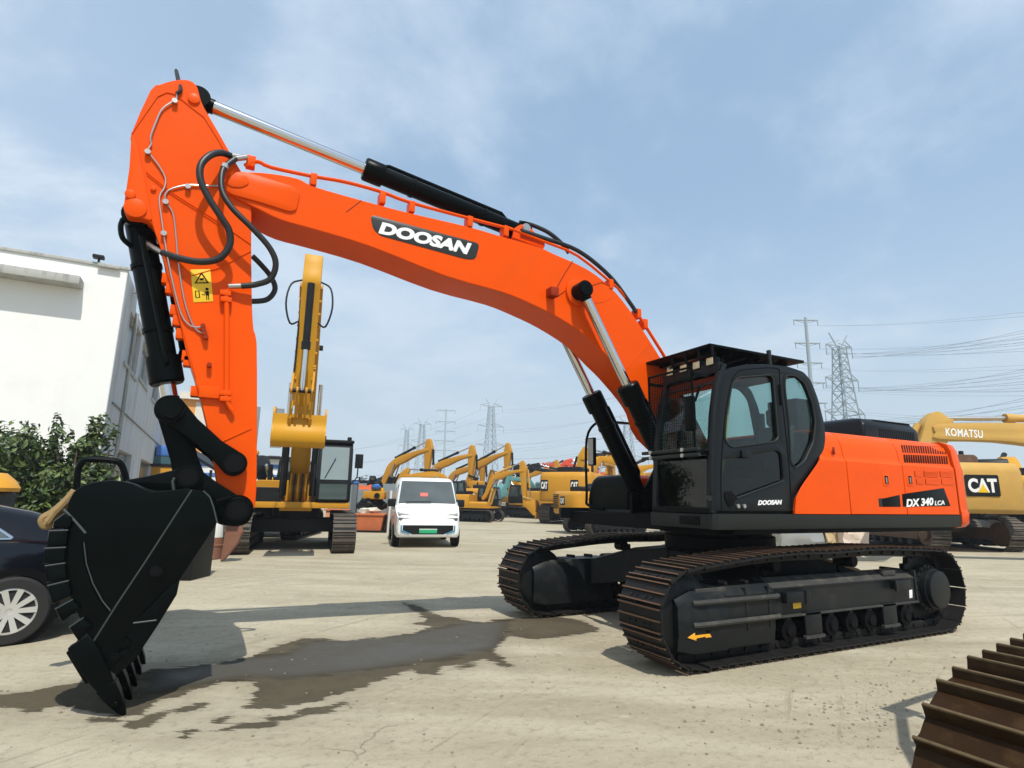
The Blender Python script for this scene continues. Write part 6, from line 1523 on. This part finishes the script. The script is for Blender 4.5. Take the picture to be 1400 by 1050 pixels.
# hoop rail behind the bucket, rope on it, yellow capped machine at the left edge
Yr = -3.6
hp = [atY(u, v, Yr) for u, v in ((104, 690), (105, 662), (107.5, 640), (116, 629.5), (130, 628), (155, 630), (165, 634), (170, 645), (174, 662), (178, 690))]
hp = [V((hp[0].x, Yr, .02))] + hp + [V((hp[-1].x, Yr, .02))]
b = MB(); b.tube(hp, .042, BLACKP, 10, smooth=3)
for q in (hp[0], hp[-1]): b.box((q.x - .12, Yr - .12, 0), (q.x + .12, Yr + .12, .03), BLACKP)
b.tube([hp[1] - V((0, 0, .5)), hp[-2] - V((0, 0, .5))], .03, BLACKP, 8)
tag(b.build('hoop_rail'), 'black tubular hoop rail standing behind the black bucket', 'rail')
ROPE = mat('hemp_rope', (.26, .17, .07), .9, var=.4, scale=25)
b = MB(); Yo = -.2
b.tube([atY(u, v, Yo) for u, v in ((103, 671), (92, 684), (80, 695), (70, 703), (62, 707), (58.5, 712), (62, 718), (70, 716), (77, 707), (82, 697), (92, 686), (103, 676))], .035, ROPE, 8, smooth=4)
b.tube([atY(u, v, Yo + .06) for u, v in ((98, 677), (84, 692), (74, 702), (67, 712), (64, 714))], .03, ROPE, 8, smooth=4); b.tube([atY(u, v, Yo + .03) for u, v in ((103, 673), (112, 678), (124, 700))], .03, ROPE, 6)
tag(b.build('rope_sling'), 'brown rope sling hanging from the back of the black bucket', 'rope')
dp = atY(0, 672, -4.6); T = thing('roller', 'dark machine end with a rounded yellow cap, behind the black car at the left edge', 'machine', (dp.x + .32, -4.6, 0))
zc_ = atY(0, 672, -4.6).z; zt_ = atY(0, 645, -4.6).z
b = MB(); b.lathe([(0, .52), (.05, .53), (zt_ - zc_ - .12, .47), (zt_ - zc_ - .02, .36), (zt_ - zc_, .1)], (0, 0, zc_), (0, 0, zt_), mat('amber_yellow', (.68, .32, .02), .45, var=.1), 32); b.build('cap', T)
b = MB(); b.box((-.40, -.5, 0), (.5, .45, zc_), FARBLK, bev=.05); dk = b.build('housing', T)
b = MB(); b.box((-.36, .45, zc_ - .38), (-.24, .46, zc_ - .2), WHITE); b.build('label_plate', dk)
# bundles seen under the orange machine
gb = 'wrapped bundles stacked beyond the tracks'
def bundle(u, v, w, h, m, label, seed):
    p = gp(u, v); b = MB(); t = bmesh.new(); bmesh.ops.create_cube(t, size=1); bmesh.ops.subdivide_edges(t, edges=t.edges[:], cuts=4, use_grid_fill=True); rg_ = random.Random(seed)
    for q in t.verts: q.co = V((q.co.x * w, q.co.y * .9, (q.co.z + .5) * h)) + V((rg_.gauss(0, .03), rg_.gauss(0, .03), rg_.gauss(0, .03) if q.co.z > -.4 else 0))
    b.merge(t, m); o = tag(b.build('bundle', sharp=.3), label, 'bundle', gb); o.location = p; o.rotation_euler = (0, 0, heading_of(RIGHT)); return o
bundle(1090, 755, 1.35, .95, mat('silver_wrap', (.42, .43, .42), .25, metal=.5, var=.3, scale=2), 'silver wrapped bundle under the grey skirt of the orange machine', 1)
bundle(1142, 756, 1.0, .95, mat('tan_carton', (.50, .38, .22), .7, var=.4, scale=3), 'tan carton bundle right of the silver wrapped one', 2)
bundle(1162, 758, .7, .80, mat('pink_white_sheet', (.75, .62, .52), .6, var=.15), 'pinkish white sheeted bundle at the right end of the bundles', 3)
bundle(1064, 753, .45, .75, mat('pale_sack', (.46, .43, .30), .8, var=.35, scale=5), 'pale sack left of the silver wrapped bundle', 4)

# ------------------------------------------------------------------ rusty crawler track in the near right corner
RT = thing('crawler_undercarriage', 'rust brown crawler track close to the camera in the right corner', 'crawler track')
YT = 4.05; WT = .62
tr_px = [(1394, 883.5), (1380, 889), (1367, 894), (1354, 901), (1337.5, 906), (1323, 915), (1307, 927), (1290.5, 938), (1270, 967), (1260.6, 999), (1250, 1030)]
TPp = [atY(u, v, YT) for u, v in tr_px]
tops = [V((p.x, 0, p.z)) for p in TPp]
dx_ = (tops[0] - tops[3]) / 3
pre = [tops[0] + V((-.16 * k, 0, .012 * k if k < 5 else .06)) for k in range(16, 0, -1)]
zend = tops[-1]
front = [V((zend.x + .06, 0, .20)), V((zend.x + .04, 0, .11)), V((zend.x - .08, 0, .045))] if zend.z > .25 else []
lp_ = pre + tops + front
xr_ = pre[0].x
lp_ += [V((zend.x - .3 - .3 * k, 0, .035)) for k in range(int((zend.x - .3 - xr_) / .3))]
zr_ = pre[0].z
lp_ += [V((xr_ - .12, 0, .06)), V((xr_ - .32, 0, .2)), V((xr_ - .38, 0, zr_ * .5)), V((xr_ - .3, 0, zr_ * .8)), V((xr_ - .14, 0, zr_ * .96))]
lp_ = [q for q in lp_][::-1]
nsh = max(20, int(round(sum((a - b_).length for a, b_ in zip(lp_, lp_[1:] + lp_[:1])) / .152)))
QT, TLt = resample(lp_, nsh)
def rshoe(pt):
    b = MB(); hW = WT / 2
    prof_ = [(-.5 * pt, -.012), (-.5 * pt, .004), (-.44 * pt, .030), (-.40 * pt, .058), (-.31 * pt, .058), (-.24 * pt, .026), (-.05 * pt, .012), (.30 * pt, .010), (.56 * pt, .004), (.56 * pt, -.012)]
    b.loft([[V((x, y, z)) for x, z in prof_] for y in (-hW, hW)], RUST)
    b.loft([[V((x * pt, y, z)) for x, z in ((-.41, .050), (-.41, .060), (-.395, .0635), (-.32, .0635), (-.305, .060), (-.305, .050))] for y in (-hW + .004, hW - .004)], RUSTTIP); return b
cb3 = MB()
for i in range(nsh): cb3.merge(link_mesh(TLt / nsh, RUST).bm, RUST, orient(i, QT))
co = cb3.build('track_chain', RT); co.location = (0, YT + WT / 2, 0)
s0 = None
for i in range(nsh):
    Mo = orient(i, QT)
    if s0 is None: s0 = rshoe(TLt / nsh).build('track_shoe', co, bevel=.004); s0.matrix_local = Mo
    else: clone(s0, co, Mo, 'track_shoe')
b = MB(); zmid = .36
b.box((xr_, YT + .15, .2), (zend.x - .55, YT + WT - .1, .42), RUST, bev=.02); b.cyl((zend.x - .32, YT + .18, .33), (zend.x - .32, YT + WT - .18, .33), .22, RUST, n=28); b.cyl((xr_ - .05, YT + .18, .33), (xr_ - .05, YT + WT - .18, .33), .22, RUST, n=28); b.build('track_frame', RT)

zr = 2.1
rc = lambda u, v: atZ(u, v, 0) + V((.08, .6, 1)) * zr
b = MB()
b.tube([rc(1292, 944), rc(1225, 966), rc(1288, 991)], .034, RUST, 6); b.tube([rc(1230, 968), rc(1238, 1020), rc(1258, 1056)], .034, RUST, 6); b.tube([rc(1238, 1020), rc(1276, 1011)], .026, RUST, 6); b.box(rc(1232, 972) - V((.10, .10, .01)), rc(1232, 972) + V((.10, .10, .01)), RUST)
q_ = rc(1288, 991); b.tube([q_, V((q_.x, YT + WT * .6, 1.6)), V((q_.x, YT + WT * .6, .35))], .03, RUST, 6); q_ = rc(1276, 1011); b.tube([q_, V((q_.x, YT + WT * .6, 1.5)), V((q_.x, YT + WT * .6, .35))], .03, RUST, 6)
b.build('guard_rail', RT)

# ------------------------------------------------------------------ pylons, poles and power lines
PYL = mat('hazed_galvanised_steel', (.26, .31, .33), .7, var=.1); PYLF = mat('hazy_steel', (.34, .41, .45), .8, var=.05); WIRE = mat('wire_grey', (.13, .16, .19), .8); WIREF = mat('hazy_wire', (.32, .38, .43), .8)  # distance haze is put into the steel and far wire colours
def pylon(label, u, v, dist, rz=0., m=PYL, H=None, base=3.4, top=.9, arms=((1.0, 2.6), (.80, 3.2), (.62, 3.7)), th=.10, horns=True):
    p = atD(u, v, dist); H = p.z; T = thing('pylon', label, 'pylon', (p.x, p.y, 0), rz)
    b = MB()
    hwid = lambda z: top + (base - top) * max(0, 1 - z / (H * .98)) ** 1.25
    zs = [0]; 
    while zs[-1] < H * .93: zs.append(zs[-1] + max(hwid(zs[-1]) * 1.5, 1.6))
    zs[-1] = H * .95
    for sx_ in (1, -1):
        for sy_ in (1, -1): b.tube([(sx_ * hwid(z), sy_ * hwid(z), z) for z in zs], th, m, 4)
    for a, c in zip(zs, zs[1:]):
        wa, wc = hwid(a), hwid(c)
        for s in (1, -1):
            b.tube([(-wa, s * wa, a), (wc, s * wc, c)], th * .6, m, 4); b.tube([(wa, s * wa, a), (-wc, s * wc, c)], th * .6, m, 4)
            b.tube([(s * wa, -wa, a), (s * wc, wc, c)], th * .6, m, 4); b.tube([(s * wa, wa, a), (s * wc, -wc, c)], th * .6, m, 4)
            b.tube([(-wc, s * wc, c), (wc, s * wc, c)], th * .6, m, 4)
    b.build('lattice_mast', T)
    tips = []
    for f, al in arms:
        z = H * .95 * f; w = hwid(z)
        for s in (1, -1):
            q = MB(); e = V((0, s * (w + al), z + .35))
            for sx_ in (1, -1): q.tube([(sx_ * w, s * w, z), e], th * .8, m, 4); q.tube([(sx_ * w * .9, s * w, z + 1.3), e], th * .8, m, 4)
            q.tube([(w * .5, s * (w + al * .5), z + .17), (-w * .5, s * (w + al * .5), z + .17)], th * .6, m, 4)
            q.build('cross_arm', T)
            i_ = MB(); i_.cyl(e, e - V((0, 0, 2.4)), .10, m, n=6); i_.build('insulator', T); tips.append(V((p.x, p.y, 0)) + Matrix.Rotation(rz, 3, 'Z') @ (e - V((0, 0, 2.4))))
    if horns:
        for s in (1, -1):
            q = MB(); q.tube([(0, s * top * .6, H * .95), (0, s * (top + 1.8), H * 1.0 + 1.2)], th, m, 4); q.tube([(0, 0, H * .93), (0, s * (top + 1.8), H + 1.2)], th * .7, m, 4); q.build('horn', T)
    return tips
def pole(label, u, v, dist, rz=0., m=PYL, arms=5, al=2.4, r=.38):
    p = atD(u, v, dist); H = p.z; T = thing('power_pole', label, 'pole', (p.x, p.y, 0), rz); b = MB()
    b.cyl((0, 0, 0), (0, 0, H), r * 1.5, m, r2=r * .7, n=10); b.build('mast', T); tips = []
    for k in range(arms):
        z = H * (.985 - k * .105 - (.02 if k else 0)); q = MB(); q.tube([(0, -al * (1 + .05 * k), z), (0, al * (1 + .05 * k), z)], .16, m, 5); q.tube([(0, -al * .9, z - .05), (0, 0, z - .7), (0, al * .9, z - .05)], .07, m, 4); q.build('cross_arm', T)
        for s in (1, -1):
            i_ = MB(); i_.cyl((0, s * al, z), (0, s * al, z - 1.1), .10, m, n=6); i_.build('insulator', T); tips.append(V((p.x, p.y, 0)) + Matrix.Rotation(rz, 3, 'Z') @ V((0, s * al, z - 1.1)))
    return tips
def face(p): return math.atan2(CAMP.y - p.y, CAMP.x - p.x)
pr_ = pylon('tall lattice pylon rising behind the engine bonnet of the orange machine', 1146, 464, 140, face(atD(1146, 464, 140)) + .9, arms=((1.0, 2.9), (.79, 3.5), (.58, 4.0)), th=.13)
pp_ = pole('slim steel power pole with five cross arms beside the cab roof', 1101, 434, 125, face(atD(1101, 434, 125)) + .5)
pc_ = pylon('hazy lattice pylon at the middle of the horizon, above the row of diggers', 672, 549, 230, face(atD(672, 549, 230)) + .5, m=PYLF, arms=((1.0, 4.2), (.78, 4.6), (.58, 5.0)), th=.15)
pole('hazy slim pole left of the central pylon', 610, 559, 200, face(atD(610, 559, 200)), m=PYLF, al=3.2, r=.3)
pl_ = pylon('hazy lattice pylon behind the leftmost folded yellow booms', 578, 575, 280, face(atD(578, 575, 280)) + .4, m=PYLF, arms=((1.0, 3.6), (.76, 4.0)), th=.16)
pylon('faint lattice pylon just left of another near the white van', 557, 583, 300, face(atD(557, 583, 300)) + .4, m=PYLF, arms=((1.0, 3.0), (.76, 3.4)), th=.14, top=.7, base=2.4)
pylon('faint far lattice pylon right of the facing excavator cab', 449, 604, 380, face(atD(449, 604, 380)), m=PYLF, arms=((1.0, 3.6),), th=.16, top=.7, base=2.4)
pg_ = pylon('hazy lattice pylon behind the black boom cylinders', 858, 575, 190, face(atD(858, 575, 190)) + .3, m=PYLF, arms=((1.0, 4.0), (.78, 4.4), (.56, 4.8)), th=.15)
def wires(name, label, group, pairs, m, r, sag):
    for a, c in pairs:
        b = MB(); P = []
        for k in range(25):
            t = k / 24; q = V(a).lerp(V(c), t); q.z -= sag * 4 * t * (1 - t); P.append(q)
        b.tube(P, r, m, 4); tag(b.build('power_line', recalc=False), label, 'cable', group)
# right hand fan
ends = []
def fan(t_, v14, dist, u=1650):
    pu, pv = proj(t_); return t_, atD(u, pv + (v14 - pv) * (u - pu) / (1400 - pu), dist)
for i, t_ in enumerate(pr_):
    for j, v14 in enumerate(((441, 449, 457, 466), (494, 502, 511, 520), (533, 543, 553, 561))[i // 2]):
        ends.append(fan(t_ + V((0, 0, .22 * j)), v14 + (4 if i % 2 else 0), 75 + 4 * j))
wires('power_line', 'thin grey power line fanning out to the right from the lattice pylon', 'power lines right of the tall pylon', ends, WIRE, .021, 1.2)
e2 = []
for i, t_ in enumerate(pp_):
    e2.append(fan(t_, 418 + 36 * (i // 2) + 6 * (i % 2), 80))
wires('power_line', 'thin grey power line running right from the slim power pole', 'power lines of the slim pole', e2, WIRE, .014, 1.0)
e3 = []
for i, t_ in enumerate(pc_):
    e3.append((t_, atD(905, 528 + 26 * (i // 2) + 5 * (i % 2), 150))); 
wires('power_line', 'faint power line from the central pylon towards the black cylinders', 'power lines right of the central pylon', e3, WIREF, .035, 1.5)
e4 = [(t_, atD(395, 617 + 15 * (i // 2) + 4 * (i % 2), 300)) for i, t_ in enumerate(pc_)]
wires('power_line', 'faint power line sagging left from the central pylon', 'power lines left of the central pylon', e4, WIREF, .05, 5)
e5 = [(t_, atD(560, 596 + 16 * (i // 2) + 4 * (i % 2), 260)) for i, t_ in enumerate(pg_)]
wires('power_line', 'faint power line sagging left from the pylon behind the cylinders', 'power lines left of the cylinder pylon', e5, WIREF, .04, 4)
e6 = [(t_, atD(1100, 560 - 30 + 24 * (i // 2), 150)) for i, t_ in enumerate(pg_)]

# ------------------------------------------------------------------ thin summer haze
b = MB(); b.box((-420, -460, -1), (160, 60, 75), MATS.setdefault('haze', bpy.data.materials.new('haze'))); hz_o = b.build('haze'); struct(hz_o, 'stuff'); hz_o['label'] = 'thin pale summer haze over the yard'
hm = MATS['haze']; hm.use_nodes = True; hn = hm.node_tree.nodes; hn.remove(hn['Principled BSDF'])
pv = hn.new('ShaderNodeVolumePrincipled'); pv.inputs['Color'].default_value = (.80, .87, .95, 1); pv.inputs['Density'].default_value = .0011; pv.inputs['Anisotropy'].default_value = .2
hm.node_tree.links.new(pv.outputs[0], hn['Material Output'].inputs['Volume'])
